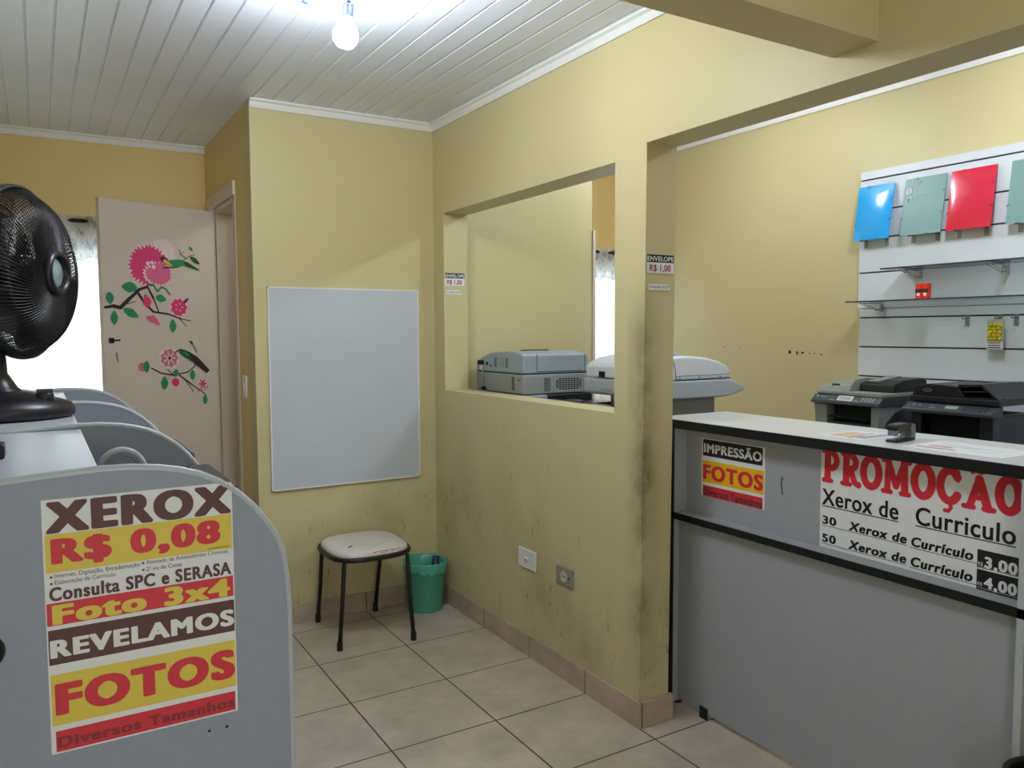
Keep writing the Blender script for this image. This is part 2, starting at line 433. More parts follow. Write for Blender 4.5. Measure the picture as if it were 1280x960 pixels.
# back wall with two window openings
W1 = (-2.25, -1.12, .95, 2.04); W2 = (1.55, 2.35, .95, 2.04)
mb = MB(); y0, y1 = YB, YB+.14
mb.box(XL-.15, W1[0], y0, y1, 0, ZC2, M_ochre); mb.box(W1[0], W1[1], y0, y1, 0, W1[2], M_ochre); mb.box(W1[0], W1[1], y0, y1, W1[3], ZC2, M_ochre)
mb.box(W1[1], W2[0], y0, y1, 0, ZC2, M_ochre)
mb.box(W2[0], W2[1], y0, y1, 0, W2[2], M_ochre); mb.box(W2[0], W2[1], y0, y1, W2[3], ZC2, M_ochre); mb.box(W2[1], XR+.15, y0, y1, 0, ZC2, M_ochre)
struct(mb, 'wall_back')
mb = MB(); mb.box(XR, XR+.14, YF, YB, 0, ZC2, M_wallb); wr = struct(mb, 'wall_right')
mb = MB(); mb.box(XL-.14, XL, YF, YB, 0, ZC+.05, M_wallb); struct(mb, 'wall_left')
# front wall with the shop entrance behind the camera
E0, E1, EZ = -1.95, -1.35, 2.1
mb = MB(); mb.box(XL-.15, E0, YF-.14, YF, 0, ZC2, M_wallb); mb.box(E1, XR+.15, YF-.14, YF, 0, ZC2, M_wallb); mb.box(E0, E1, YF-.14, YF, EZ, ZC2, M_wallb)
struct(mb, 'wall_front')

# ceiling mouldings
def moulding(name, axis, fixed, sgn, a0, a1, z, h=.042, d=.03):
    prof = [(0, 0), (d, 0), (d, -.008), (.018, -.016), (.014, -.03), (.009, -h), (0, -h)]
    m = MB()
    m.prism([(fixed+sgn*p[0], z+p[1]) for p in prof], axis, a0, a1, M_trim); struct(m, name)
moulding('trim_1', 1, 0, -1, -.7826, YW, ZC)
moulding('trim_2', 0, YW, -1, -WB, 0, ZC)
moulding('trim_3', 0, YB, -1, XL, -WB, ZC)
moulding('trim_4', 1, XR, -1, YF, YB, ZC2, h=.022, d=.02)
# tile skirting
BH = .0995
mb = MB(); mb.box(-.012, 0, -.006, YW, 0, BH, M_base_y); struct(mb, 'baseboard_divider', bevel=.002)
mb = MB(); mb.box(-.012, TH+.012, -.012, .006, 0, BH, M_base_x); struct(mb, 'baseboard_pillar', bevel=.002)
mb = MB(); mb.box(-WB, -.012, YW-.012, YW, 0, BH, M_base_x); struct(mb, 'baseboard_centre', bevel=.002)
# marks left by old tape on the right wall
mb = MB(); rnd = random.Random(3)
for yy, zz, w, h in [(1.36, 1.355, .035, .035), (1.30, 1.35, .02, .03), (1.255, 1.352, .03, .02), (1.2, 1.347, .012, .012), (1.16, 1.35, .01, .014), (1.11, 1.343, .016, .012), (1.95, 1.38, .012, .012), (1.8, 1.37, .01, .012)]:
    n = 9; pts = []
    for k in range(n):
        a = -2*PI*k/n; r = rnd.uniform(.6, 1.)
        pts.append((XR-.0006, yy+w*.5*r*math.cos(a), zz+h*.5*r*math.sin(a)))
    mb.poly(pts, M_twig)
mb.build('tape_marks', wr)

# ------------------------------------------------------------------ windows and curtains
def window(name, w):
    x0, x1, z0, z1 = w; m = MB()
    for a in ((x0, x0+.05, z0, z1), (x1-.05, x1, z0, z1), (x0+.05, x1-.05, z0, z0+.05), (x0+.05, x1-.05, z1-.05, z1)):
        m.box(a[0], a[1], YB+.05, YB+.09, a[2], a[3], M_wht)
    o = struct(m, name)
    g = MB(); g.box(x0+.02, x1-.02, YB+.068, YB+.072, z0+.02, z1-.02, M_glass); g.build('window_glass', o)
window('window_1', W1); window('window_2', W2)
def cloth(x0, x1, y, ztop, zbot, m, waves, amp, scal=0., seed=1):
    r = random.Random(seed); mb = MB(); nx = int((x1-x0)*90); nz = 14
    ph = [r.uniform(0, 6) for _ in range(4)]
    vs = []
    for j in range(nz+1):
        t = j/nz
        for i in range(nx+1):
            u = i/nx; x = x0+u*(x1-x0)
            zb = zbot+scal*abs(math.sin(u*(x1-x0)*PI/.12))
            yy = y+amp*(.55+.45*t)*(math.sin(u*waves*2*PI+ph[0]+.5*math.sin(3*t+ph[1]))+.35*math.sin(u*waves*4.7*PI+ph[2]))
            vs.append((x, yy, ztop+(zb-ztop)*t))
    fs = [(j*(nx+1)+i, j*(nx+1)+i+1, (j+1)*(nx+1)+i+1, (j+1)*(nx+1)+i) for j in range(nz) for i in range(nx)]
    mb.add(vs, fs, m, True); return mb
def curtain(x0, x1, label, rodlabel, seed):
    zr = 2.133; y = YB-.06
    t = thing('curtain', label, 'curtain', ((x0+x1)/2, y, .4))
    cloth(x0, x1, y, zr+.03, .4, M_curt, (x1-x0)*7, .014, seed=seed).build('sheer_panel', t)
    cloth(x0, x1, y-.024, zr+.03, 1.90, M_val, (x1-x0)*7, .012, scal=.03, seed=seed).build('lace_valance', t)
    r = thing('curtain_rod', rodlabel, 'curtain rod', ((x0+x1)/2, y, zr))
    a = MB(); a.tube([(x0-.05, y+.025, zr), (x1+.05, y+.025, zr)], .009, M_blackm, 10); a.build('rod', r)
    for x in (x0-.04, x1+.04):
        b = MB(); b.box(x-.008, x+.008, y+.015, YB, zr-.012, zr+.012, M_blackm); b.build('bracket', r)
    k = 0; x = x0+.045
    while x < x1:      # the rod shows where it passes in front of the cloth between eyelets
        e = MB(); e.tube([(x-.050, y-.030, zr), (x-.03, y-.046, zr), (x+.03, y-.046, zr), (x+.050, y-.030, zr)], [.004, .0125, .0125, .004], M_blackm, 10); x += .185
        e.build('exposed_rod', r)
curtain(-2.28, -1.1, 'white sheer curtain with lace valance behind the flower-painted door', 'dark curtain rod above the painted door, at the left window', 2)
curtain(1.52, 2.4, 'white sheer curtain seen through the gap beside the service window post', 'dark curtain rod seen through the service window', 5)

# ------------------------------------------------------------------ doorway, painted door leaf
door = bpy.data.objects.new('door_1', None); COL.objects.link(door); door['kind'] = 'structure'
door.location = (-WB, DY1, 0); WORLD_LOC[door] = Vector((-WB, DY1, 0))
mb = MB()
mb.box(-WB-.004, -WB+.144, DY0, DY0+.03, 0, DZ-.03, M_beige); mb.box(-WB-.004, -WB+.144, DY1-.03, DY1, 0, DZ-.03, M_beige); mb.box(-WB-.004, -WB+.144, DY0, DY1, DZ-.03, DZ, M_beige)
mb.box(-WB-.006, -WB+.001, DY0-.035, DY0-.001, 0, DZ+.001, M_beige); mb.box(-WB-.014, -WB+.001, DY1+.001, DY1+.19, 0, DZ+.001, M_beige); mb.box(-WB-.014, -WB+.001, DY0-.035, DY1+.19, DZ+.0015, DZ+.075, M_beige)
mb.build('door_frame', door, bevel=.004)
HN = Vector((-.985, 2.640, 0)); dd = Vector((-.92630, -.37678, 0)); nn = Vector((.37678, -.92630, 0))*1.0
def leafpt(s, z, d=0.): return HN+dd*s+Vector((0, 0, z))+nn*d
vs = [leafpt(s, z, d) for d in (-.035, 0) for s, z in ((0, .012), (.668, .012), (.668, 2.205), (0, 2.205))]
mb = MB(); mb.add(vs, [(0, 1, 2, 3), (7, 6, 5, 4), (0, 4, 5, 1), (1, 5, 6, 2), (2, 6, 7, 3), (3, 7, 4, 0)], M_beige)
leaf = mb.build('door_leaf', door, bevel=.003); WORLD_LOC[leaf] = WORLD_LOC[door]
# painting on the leaf: s runs from hinge (right) to latch (left)
S = Sheet(leafpt(0, 0, 0), -dd, (0, 0, 1)); S.LAY = .0005
if S.N.dot(nn) < 0: S.N = -S.N
def pz(pts): return [(-s, z) for s, z in pts]
def flower(s, z, r, m1, m2, spikes, l, seed, ry=None):
    R = random.Random(seed); pts = []
    for k in range(spikes*2):
        a = PI*k/spikes; q = r*(1.0 if k % 2 == 0 else R.uniform(.78, .88))
        pts.append((-s+q*math.cos(a), z+q*math.sin(a)*(ry or 1)))
    S.mb.add([S.pt(-s, z, l)]+[S.pt(*p, l) for p in pts], [(0, 1+k, 1+(k+1) % len(pts)) for k in range(len(pts))], m1)
def leafshape(p, q, w, m=None, l=4):
    (s0, z0), (s1, z1) = p, q; a = Vector((-s0, z0)); b = Vector((-s1, z1)); t = b-a; n = Vector((-t.y, t.x)).normalized()*w/2
    S.poly([a, a+t*.2+n*.7, a+t*.5+n, a+t*.8+n*.6, b, a+t*.8-n*.6, a+t*.5-n, a+t*.2-n*.7], m or M_leaf, l)
def branch(pts, w0, w1, l=3):
    P = pz(pts); n = len(P)
    for i in range(n-1):
        w = w0+(w1-w0)*(i+.5)/(n-1); S.stroke([P[i], P[i+1]], w, M_twig, l)
flower(.33, 1.95, .075, M_pinkw, None, 16, 1, 5)
flower(.408, 1.868, .128, M_pinkw, None, 30, 2, 2)
flower(.412, 1.868, .116, M_pink, None, 30, 3, 1, 1.0)
flower(.362, 1.825, .088, M_pinkw, None, 22, 4, 3, .82)
flower(.358, 1.828, .080, M_pink2, None, 22, 5, 3, .82)
for s, z in ((.408, 1.868), (.395, 1.885), (.418, 1.88), (.385, 1.862)): S.disc(-s, z, .011, M_pinkw, 6)
S.disc(-.403, 1.872, .008, M_pink2, 7)
S.poly(pz([(.35, 1.905), (.333, 1.897), (.292, 1.906), (.232, 1.914), (.177, 1.899), (.197, 1.882), (.269, 1.868), (.31, 1.879)]), M_leaf, 8)
S.poly(pz([(.35, 1.91), (.325, 1.925), (.300, 1.908), (.31, 1.895), (.335, 1.898)]), M_twig, 9)
S.poly(pz([(.325, 1.912), (.305, 1.9), (.268, 1.872), (.31, 1.88), (.33, 1.896)]), M_byel, 9)
S.poly(pz([(.21, 1.905), (.177, 1.897), (.113, 1.863), (.118, 1.858), (.197, 1.876)]), M_leaf2, 9)
branch([(.33, 1.862), (.27, 1.866), (.24, 1.872)], .006, .004, 9)
branch([(.23, 1.968), (.225, 1.941), (.189, 1.924), (.164, 1.94), (.139, 1.947)], .005, .003)
branch([(.189, 1.924), (.214, 1.908)], .005, .003); branch([(.225, 1.945), (.205, 1.962)], .003, .002)
leafshape((.17, 1.934), (.109, 1.895), .03, M_leaf2); leafshape((.174, 1.99), (.15, 1.966), .018)
branch([(.655, 1.637), (.613, 1.645), (.576, 1.637)], .012, .022); branch([(.576, 1.637), (.526, 1.685), (.469, 1.737), (.424, 1.753)], .022, .014)
branch([(.486, 1.729), (.438, 1.66), (.395, 1.618), (.314, 1.608), (.231, 1.581), (.176, 1.57)], .016, .004)
branch([(.424, 1.753), (.392, 1.694), (.366, 1.62)], .012, .006); branch([(.538, 1.658), (.494, 1.672)], .006, .003); branch([(.243, 1.581), (.202, 1.539)], .005, .003)
for p, q, w in [((.48, 1.745), (.567, 1.75), .06), ((.38, 1.7), (.318, 1.685), .042), ((.611, 1.545), (.609, 1.624), .042), ((.562, 1.633), (.478, 1.588), .046), ((.284, 1.502), (.285, 1.582), .042), ((.631, 1.72), (.628, 1.652), .045)]: leafshape(p, q, w)
branch([(.418, 1.765), (.39, 1.762), (.368, 1.733)], .012, .006, 4)
for a, b in zip([(.418, 1.769), (.39, 1.764), (.366, 1.73), (.345, 1.755), (.32, 1.745)], [(.39, 1.764), (.366, 1.73), (.345, 1.755), (.32, 1.745), (.296, 1.716)]): S.stroke(pz([a, b]), .010, M_leaf, 5)
flower(.245, 1.646, .058, M_pinkw, None, 18, 3, 8); flower(.245, 1.646, .052, M_pink, None, 9, 4, 9)
for k in range(5): S.disc(-.245+.02*math.cos(k*1.26), 1.646+.02*math.sin(k*1.26), .004, M_pinkw, 5)
leafshape((.22, 1.668), (.183, 1.7), .018, M_sock, 5)
flower(.429, 1.672, .026, M_pink, None, 7, 5, 4, 1.3); leafshape((.44, 1.69), (.436, 1.712), .02)
S.poly(pz([(.435, 1.592), (.396, 1.6), (.372, 1.575), (.357, 1.541), (.395, 1.556), (.43, 1.574)]), M_pink2, 5)
flower(.311, 1.362, .066, M_pinkw, None, 24, 3, 6); flower(.311, 1.362, .055, M_pinkd, None, 9, 4, 7)
for k in range(7): S.stroke([(-.311, 1.362), (-.311+.036*math.cos(k*.9), 1.362+.036*math.sin(k*.9))], .006, M_pinkw, 5)
S.disc(-.311, 1.362, .009, M_twig, 6)
S.poly(pz([(.246, 1.412), (.215, 1.406), (.189, 1.393), (.178, 1.341), (.222, 1.365), (.252, 1.392)]), M_leaf2, 8)
S.poly(pz([(.24, 1.398), (.212, 1.398), (.192, 1.372), (.215, 1.372)]), M_leaf, 9)
S.poly(pz([(.19, 1.394), (.14, 1.363), (.066, 1.285), (.086, 1.268), (.178, 1.341)]), M_twig, 7)
S.poly(pz([(.286, 1.388), (.268, 1.404), (.243, 1.414), (.247, 1.404), (.268, 1.396)]), M_twig, 9)
branch([(.145, 1.392), (.165, 1.43), (.18, 1.456)], .006, .004); leafshape((.165, 1.438), (.19, 1.458), .016, M_leaf2)
branch([(.417, 1.31), (.361, 1.28), (.29, 1.266), (.205, 1.279), (.16, 1.31), (.15, 1.36)], .008, .006)
branch([(.254, 1.264), (.182, 1.209), (.096, 1.146)], .009, .004); branch([(.219, 1.234), (.177, 1.174)], .005, .003); branch([(.325, 1.301), (.29, 1.266)], .005, .004); branch([(.17, 1.198), (.138, 1.178)], .004, .003)
for p, q, w in [((.444, 1.353), (.446, 1.284), .038), ((.346, 1.186), (.344, 1.265), .044), ((.174, 1.293), (.175, 1.23), .034), ((.101, 1.085), (.099, 1.148), .03), ((.271, 1.3), (.279, 1.255), .036)]: leafshape(p, q, w)
S.disc(-.468, 1.318, .024, M_pinkd, 2); S.disc(-.28, 1.222, .03, M_pinkw, 3); S.disc(-.28, 1.226, .024, M_pink, 5)
for k in range(6): S.stroke([(-.113, 1.208), (-.113+.022*math.cos(k*1.05), 1.208+.024*math.sin(k*1.05))], .008, M_pink, 4)
for s, z in ((.18, 1.17), (.14, 1.172), (.12, 1.178), (.1, 1.172), (.085, 1.185)): S.disc(-s, z, .005, M_pink, 4)
S.mb.build('painted_flowers', leaf)
mb = MB(); q = Sheet(leafpt(0, 0, 0), -dd, (0, 0, 1)); q.N = S.N; q.LAY = .001
q.band(-.645, 1.452, -.615, 1.476, M_blackm, 3); q.band(-.615, 1.460, -.582, 1.469, M_blackm, 3); q.band(-.640, 1.448, -.634, 1.480, M_blackm, 4); q.band(-.626, 1.449, -.620, 1.479, M_blackm, 4)
q.stroke([(-.606, 1.398), (-.604, 1.37), (-.600, 1.352)], .005, M_blackm, 3)
for s_, z_ in ((-.643, 1.47), (-.643, 1.456)): q.disc(s_, z_, .004, M_steel, 5)
q.mb.build('latch', leaf)
# pale jamb post on the free end of the centre wall
mb = MB(); mb.box(1.091, 1.112, YW-.012, YW+.152, 0, 2.13, M_beige); struct(mb, 'trim_5', bevel=.003)

# ------------------------------------------------------------------ wall plates
def plate(name, label, cat, M, w, h, m, kind):
    """M: local x right, y up, z out of the wall"""
    t = thing(name, label, cat, tuple(M.translation))
    a = MB(); a.box(-w/2, w/2, -h/2, h/2, 0, .009, m, M); a.build('cover_plate', t, bevel=.004)
    b = MB()
    if kind == 'cable':
        b.lathe([(.011, .009), (.013, .014), (.009, .017), (.004, .017)], M_wht, 14, M); b.lathe([(.0035, .0172), (.0001, .0172)], M_dark, 8, M); b.build('cable_outlet', t)
    elif kind == 'socket':
        b.lathe([(.024, .009), (.024, .012), (.021, .012), (.020, .0095), (.0001, .0095)], M_cream, 18, M)
        for dx in (-.009, .009): b.lathe([(.004, .0125), (.0001, .0125)], M_dark, 8, M @ Matrix.Translation((dx, 0, 0)))
        b.box(.032, .040, -.004, .004, .009, .0105, M_dark, M); b.build('socket', t)
    else:
        b.box(-.010, .010, -.024, .024, .009, .013, m, M); b.build('rocker', t, bevel=.002)
    return t
def wallM(x, y, z, n):   # n: outward normal
    n = Vector(n); upv = Vector((0, 0, 1)); r = upv.cross(n)
    return Matrix(((r.x, 0, n.x, x), (r.y, 0, n.y, y), (r.z, 1, n.z, z), (0, 0, 0, 1)))
plate('outlet_plate', 'white cable outlet plate low on the yellow wall under the service window', 'outlet', wallM(0, .793, .455, (-1, 0, 0)), .148, .09, M_wht, 'cable')
plate('wall_socket', 'grey power socket plate to the right of the white one', 'socket', wallM(0, .491, .453, (-1, 0, 0)), .125, .08, M_greyp, 'socket')
plate('light_switch', 'narrow white light switch on the ochre wall beside the doorway', 'light switch', wallM(-WB, 1.985, 1.222, (-1, 0, 0)), .075, .115, M_wht, 'switch')

# ------------------------------------------------------------------ whiteboard
t = thing('whiteboard', 'blank white board fixed to the yellow wall above the stool', 'whiteboard', (-.51, YW, .704))
boxpart('board', t, M_board, -.915, -.105, YW-.014, YW-.001, .704, 1.727, bevel=.004)
mb = MB()
for x0, x1, z0, z1 in ((-.917, -.103, .702, .708), (-.917, -.103, 1.723, 1.729), (-.917, -.911, .702, 1.729), (-.109, -.103, .702, 1.729)): mb.box(x0, x1, YW-.0155, YW-.0008, z0, z1, M_trim)
mb.build('edging', t)

# ------------------------------------------------------------------ counter
XF, XP = .228, .298   # front edge plane, recessed panel plane
CY0, CY1, CT = -1.222, .10, 1.154
t = thing('counter', 'grey laminate shop counter with black edge bands beside the yellow pillar', 'counter', (.43, -.55, 0))
mb = MB(); mb.box(XF+.003, .625, CY0, .185, CT-.032, CT, M_ctop); mb.build('counter_top', t)
mb = MB(); mb.box(XF-.001, XF+.004, CY0-.004, .101, CT-.034, CT-.001, M_black); mb.box(XF+.003, .625, .184, .188, CT-.034, CT-.001, M_black); mb.build('top_edge_band', t)
boxpart('upper_panel', t, M_counter, XP, XP+.015, CY0+.018, .075, .782, CT-.032)
boxpart('lower_panel', t, M_counter, XF+.030, XF+.045, CY0+.018, .075, .022, .763)
mb = MB(); mb.box(XF+.004, .60, CY0+.018, .075, .763, .783, M_counter); mb.build('middle_ledge', t)
mb = MB(); mb.box(XF-.001, XF+.004, CY0, .095, .760, .786, M_black); mb.build('ledge_edge_band', t)
for y0, y1 in ((.075, .095), (CY0, CY0+.018)):
    mb = MB(); mb.box(XF+.004, .62, y0, y1, .012, CT-.033, M_counter); sp = mb.build('side_panel', t); WORLD_LOC[sp] = WORLD_LOC[t]
    mb = MB(); mb.box(XF-.001, XF+.004, y0, y1, .012, CT-.033, M_black if y0 > 0 else M_rim); mb.build('side_edge_band', sp)
    for x in (.27, .58):
        mb = MB(); mb.lathe([(.016, 0), (.016, .006), (.008, .008), (.008, .012)], M_black, 12, Matrix.Translation((x, (y0+y1)/2, 0)), True, True); mb.build('levelling_foot', t)
mb = MB(); mb.box(XF+.024, XF+.0299, -.095, -.055, .0, .045, M_black); mb.build('floor_bracket', t)
mb = MB(); q = Sheet((XP, -.079, 1.0975), (0, -1, 0), (0, 0, 1)); q.stroke([(.316, -.108), (.312, -.13), (.318, -.165)], .005, M_ink, 2); q.mb.build('scratch', t)

# ------------------------------------------------------------------ printed posters
def poster_big():
    s = Sheet((-1.907, -.75, 1.226), (1, 0, 0), (0, 0, 1))
    s.paper(-.001, -.426, .298, .003, M_paper)
    s.text('XEROX', .004, -.0535, .296, -.001, M_brown, .075)
    s.band(.002, -.119, .296, -.055, M_yel)
    s.text('R$ 0,08', .010, -.105, .276, -.063, M_red, .068)
    for i in range(9): s.band(.253+i*.0044, -.1152, .2562+i*.0044, -.1138, M_brown)
    s.disc(.009, -.126, .002, M_brown); s.text('Internet, Digitação, Encadernação', .014, -.128, .141, -.121, M_brown, .0)
    s.disc(.009, -.137, .002, M_brown); s.text('Elaboração de Currículo', .014, -.139, .104, -.132, M_brown, .0)
    s.disc(.147, -.1235, .002, M_brown); s.text('Atestado de Antecedentes Criminais', .152, -.1265, .288, -.1195, M_brown, .0)
    s.disc(.147, -.1355, .002, M_brown); s.text('2ª via de Conta', .152, -.1385, .210, -.1315, M_brown, .0)
    s.text('Consulta SPC e SERASA', .005, -.1665, .293, -.1435, M_brown, .045)
    s.band(.0005, -.208, .296, -.170, M_red)
    s.text('Foto 3x4', .008, -.2065, .290, -.1735, M_yel, .065)
    s.band(.001, -.274, .2965, -.215, M_brown)
    s.text('REVELAMOS', .003, -.2625, .2955, -.2325, M_paper, .058)
    s.band(.002, -.378, .296, -.291, M_yel)
    s.text('FOTOS', .007, -.361, .295, -.307, M_red, .075)
    s.band(.006, -.423, .294, -.3875, M_red)
    s.text('Diversos Tamanhos', .008, -.4165, .293, -.398, M_dred, .05)
    return s.mb.build('poster')
tag(poster_big(), 'large XEROX R$ 0,08 price poster taped to the front grey booth divider', 'poster')
k = (XP-CAM.x)/(XF-CAM.x)
def rescale(y, z): return (CAM.y+(y-CAM.y)*k, 1.5+(z-1.5)*k)
def poster_small():
    y, z = rescale(-.079, 1.0975)
    s = Sheet((XP, y, z), (0, -1, 0), (0, 0, 1), k)
    s.paper(-.002, -.217, .300, .001, M_paper)
    s.band(.005, -.064, .2895, -.002, M_ink); s.text('IMPRESSÃO', .010, -.051, .287, -.0175, M_paper, .045)
    s.band(.004, -.164, .297, -.081, M_yel2); s.text('FOTOS', .007, -.1525, .2935, -.0965, M_red, .058)
    s.band(.0065, -.2165, .2925, -.1755, M_red); s.text('Diversos Tamanhos', .010, -.2125, .290, -.1845, M_brown, .05)
    return s.mb.build('poster')
tag(poster_small(), 'small IMPRESSÃO FOTOS poster on the left of the counter front', 'poster')
def poster_promo():
    y, z = rescale(-.605, 1.12)
    s = Sheet((XP, y, z), (0, -1, 0), (0, 0, 1), k)
    s.paper(.000, -.312, .606, .0005, M_paper)
    W = .0235
    def T(x0, x1, P): return [(x0+p[0]*(x1-x0), -.097+p[1]*.1) for p in P]
    def st(x0, x1, P, w=W): s.stroke(T(x0, x1, P), w, M_red, 3)
    def arc(cx, cy, rx, ry, a0, a1, n=14): return [(cx+rx*math.cos(math.radians(a0+(a1-a0)*i/n)), cy+ry*math.sin(math.radians(a0+(a1-a0)*i/n))) for i in range(n+1)]
    def ring(x0, x1):
        n = 26; s.stroke(T(x0, x1, [(.5+.36*math.cos(2*PI*i/n), .5+.42*math.sin(2*PI*i/n)) for i in range(n)]), W, M_red, 3, closed=True)
    def serif(x0, x1, x, yv, hw): st(x0, x1, [(x-hw, yv), (x+hw, yv)], W*.62)
    # P R O M O C A O in a fat rounded slab letter
    a = (.008, .066); st(*a, [(.3, .06), (.3, .92)]); serif(*a, .3, .03, .24); serif(*a, .2, .95, .16); st(*a, [(.3, .92)]+arc(.5, .68, .36, .24, 90, -90)+[(.3, .44)], W*.9)
    a = (.076, .138); st(*a, [(.26, .06), (.26, .92)]); serif(*a, .26, .03, .22); serif(*a, .18, .95, .14); st(*a, [(.26, .92)]+arc(.46, .71, .33, .21, 90, -90)+[(.26, .5)], W*.9); st(*a, [(.5, .48), (.74, .1), (.95, .05)], W*.9)
    ring(.141, .213)
    a = (.217, .298); st(*a, [(.16, .06), (.2, .92)], W*.85); st(*a, [(.84, .06), (.8, .92)], W*.95); st(*a, [(.2, .9), (.5, .22)], W*.85); st(*a, [(.5, .22), (.8, .9)], W*.85); serif(*a, .15, .03, .15); serif(*a, .85, .03, .15); serif(*a, .12, .95, .12); serif(*a, .88, .95, .12)
    ring(.303, .375)
    a = (.379, .448); st(*a, arc(.52, .5, .38, .42, 38, 325, 22)); st(*a, [(.84, .9), (.84, .68)], W*.55); st(*a, [(.55, .02), (.6, -.1), (.5, -.2), (.36, -.2)], W*.5)
    a = (.455, .533); st(*a, [(.2, .06), (.5, .80)], W*.85); st(*a, [(.5, .80), (.8, .06)], W); st(*a, [(.32, .30), (.68, .30)], W*.6); serif(*a, .16, .03, .16); serif(*a, .84, .03, .16)
    st(*a, [(.26, .97), (.38, 1.02), (.56, .98), (.70, 1.03)], W*.5)
    ring(.536, .604)
    s.text('Xerox de', .007, -.1735, .268, -.1225, M_ink, .024, shear=0); s.band(.007, -.1795, .268, -.1765, M_ink)
    s.text('Curriculo', .320, -.1735, .590, -.1225, M_ink, .024); s.band(.320, -.1795, .591, -.1765, M_ink)
    for zb, n, pr, zt in ((-.2375, '30', '3,00', -.2095), (-.2955, '50', '4,00', -.2675)):
        s.text(n, .010, zb+.002, .061, zt, M_ink, .042)
        s.text('Xerox de', .105, zb, .296, zt, M_ink, .05, shear=.18); s.text('Currículo', .309, zb-.002, .485, zt-.002, M_ink, .05, shear=.18)
        d = .0045 if n == '30' else .011
        s.band(.007, zb-.0045, .297, zb-.0028, M_ink); s.band(.306, zb-.0075, .495, zb-.0058, M_ink)
    s.band(.495, -.2535, .599, -.204, M_ink); s.band(.495, -.3125, .599, -.2575, M_ink)
    for zb in (-.250, -.3045):
        s.text('R$', .498, zb+.003, .510, zb+.013, M_paper, .0); s.text('3,00' if zb > -.27 else '4,00', .514, zb, .597, zb+.030, M_paper, .05)
    s.band(.498, -.2515, .598, -.2505, M_paper, 4); s.band(.498, -.3075, .598, -.3065, M_paper, 4)
    return s.mb.build('poster')
tag(poster_promo(), 'wide PROMOÇÃO Xerox de Curriculo poster on the right of the counter front', 'poster')
def envelope(o, A, w, label, label2, dz):
    s = Sheet(o, A, (0, 0, 1)); h = .067
    s.paper(0, -h, w, 0, M_paper); s.band(0, -.028, w, 0, M_ink)
    s.text('ENVELOPE', .002, -.023, w-.002, -.006, M_paper, .02); s.text('R$ 1,00', .012, -.060, w-.016, -.036, M_maroon, .025)
    tag(s.mb.build('price_sign'), label, 'price sign')
    s = Sheet(Vector(o)+Vector((.008*1, 0, dz)), A, (0, 0, 1))
    s.paper(0, -.021, w-.026, 0, M_paper); s.text('9-6226-5252', .004, -.015, w-.036, -.006, M_navy, .01)
    q = [(w-.032+.004*math.cos(i*PI/4), -.006+.004*math.sin(i*PI/4)) for i in range(8)]; s.poly(q, M_teal)
    tag(s.mb.build('phone_sticker'), label2, 'sticker')
envelope((.006, -.0152, 1.779), (1, 0, 0), .130, 'ENVELOPE R$ 1,00 sign on the front face of the yellow pillar', 'narrow phone number sticker under the sign on the pillar', -.107)
envelope((.004, YO1-.0002, 1.820), (1, 0, 0), .120, 'ENVELOPE R$ 1,00 sign on the far jamb of the service window', 'narrow phone number sticker on the far jamb of the service window', -.093)

# ------------------------------------------------------------------ computer booths on the left
PROF = [(-1.504, .0), (-1.504, .974), (-1.507, 1.035), (-1.513, 1.085), (-1.524, 1.117), (-1.540, 1.146), (-1.566, 1.182), (-1.594, 1.211), (-1.628, 1.236), (-1.662, 1.254), (-1.695, 1.264), (-1.728, 1.271), (-1.774, 1.276), (-1.82, 1.277), (-1.9, 1.273), (-1.97, 1.268), (-2.33, 1.262), (-2.33, 0)]
def arc_outline(off):
    """outline inset by off (for the core board) or as is"""
    return [(x-(off if i < 14 else 0), z-(off if 1 < i < 17 else 0)) for i, (x, z) in enumerate(PROF)]
def divider(y, label):
    t = thing('booth_divider', label, 'booth divider', (-1.92, y, 0), 'grey booth dividers')
    mb = MB(); mb.prism([(x-.006*(x > -2.3), z-.006*(z > .5)) for x, z in PROF], 1, y, y+.013, M_panel); mb.build('panel', t)
    e = MB(); pts = PROF[0:17]; P = [Vector((x, z)) for x, z in pts]
    rows = []
    for i, p in enumerate(P):
        tt = (P[min(i+1, len(P)-1)]-P[max(i-1, 0)]).normalized(); n = Vector((tt.y, -tt.x))   # outward
        sec = [(-.009, -.0012), (-.003, -.002), (0, .0015), (.001, .0065), (0, .0115), (-.003, .015), (-.009, .0142)]
        rows.append([(p.x+n.x*a, y+b, p.y+n.y*a) for a, b in sec])
    vs = [v for r in rows for v in r]; w = len(rows[0]); fs = [(i*w+j, i*w+j+1, (i+1)*w+j+1, (i+1)*w+j) for i in range(len(rows)-1) for j in range(w-1)]
    e.add(vs, fs, M_rim, True); e.build('edge_band', t)
    return t
d1 = divider(-.75, 'nearest grey curved booth divider, the one carrying the price poster')
for a in (.247, .278):
    s = MB(); s.lathe([(.0028, 0), (.0001, .0006)], M_dark, 8, axis_matrix((-1.907+a, -.7501, .774), (0, -1, 0))); s.build('screw_hole', d1)
s = MB(); s.lathe([(.001, .014), (.022, .014), (.028, .010), (.030, 0)], M_black, 20, axis_matrix((-1.995, -.75, .993), (0, -1, 0))); s.build('cable_grommet', d1)
divider(0, 'second grey curved booth divider, just behind the one with the poster')
divider(.75, 'third grey curved booth divider, behind the fan base')
divider(1.5, 'farthest grey curved booth divider, against the bright curtain')
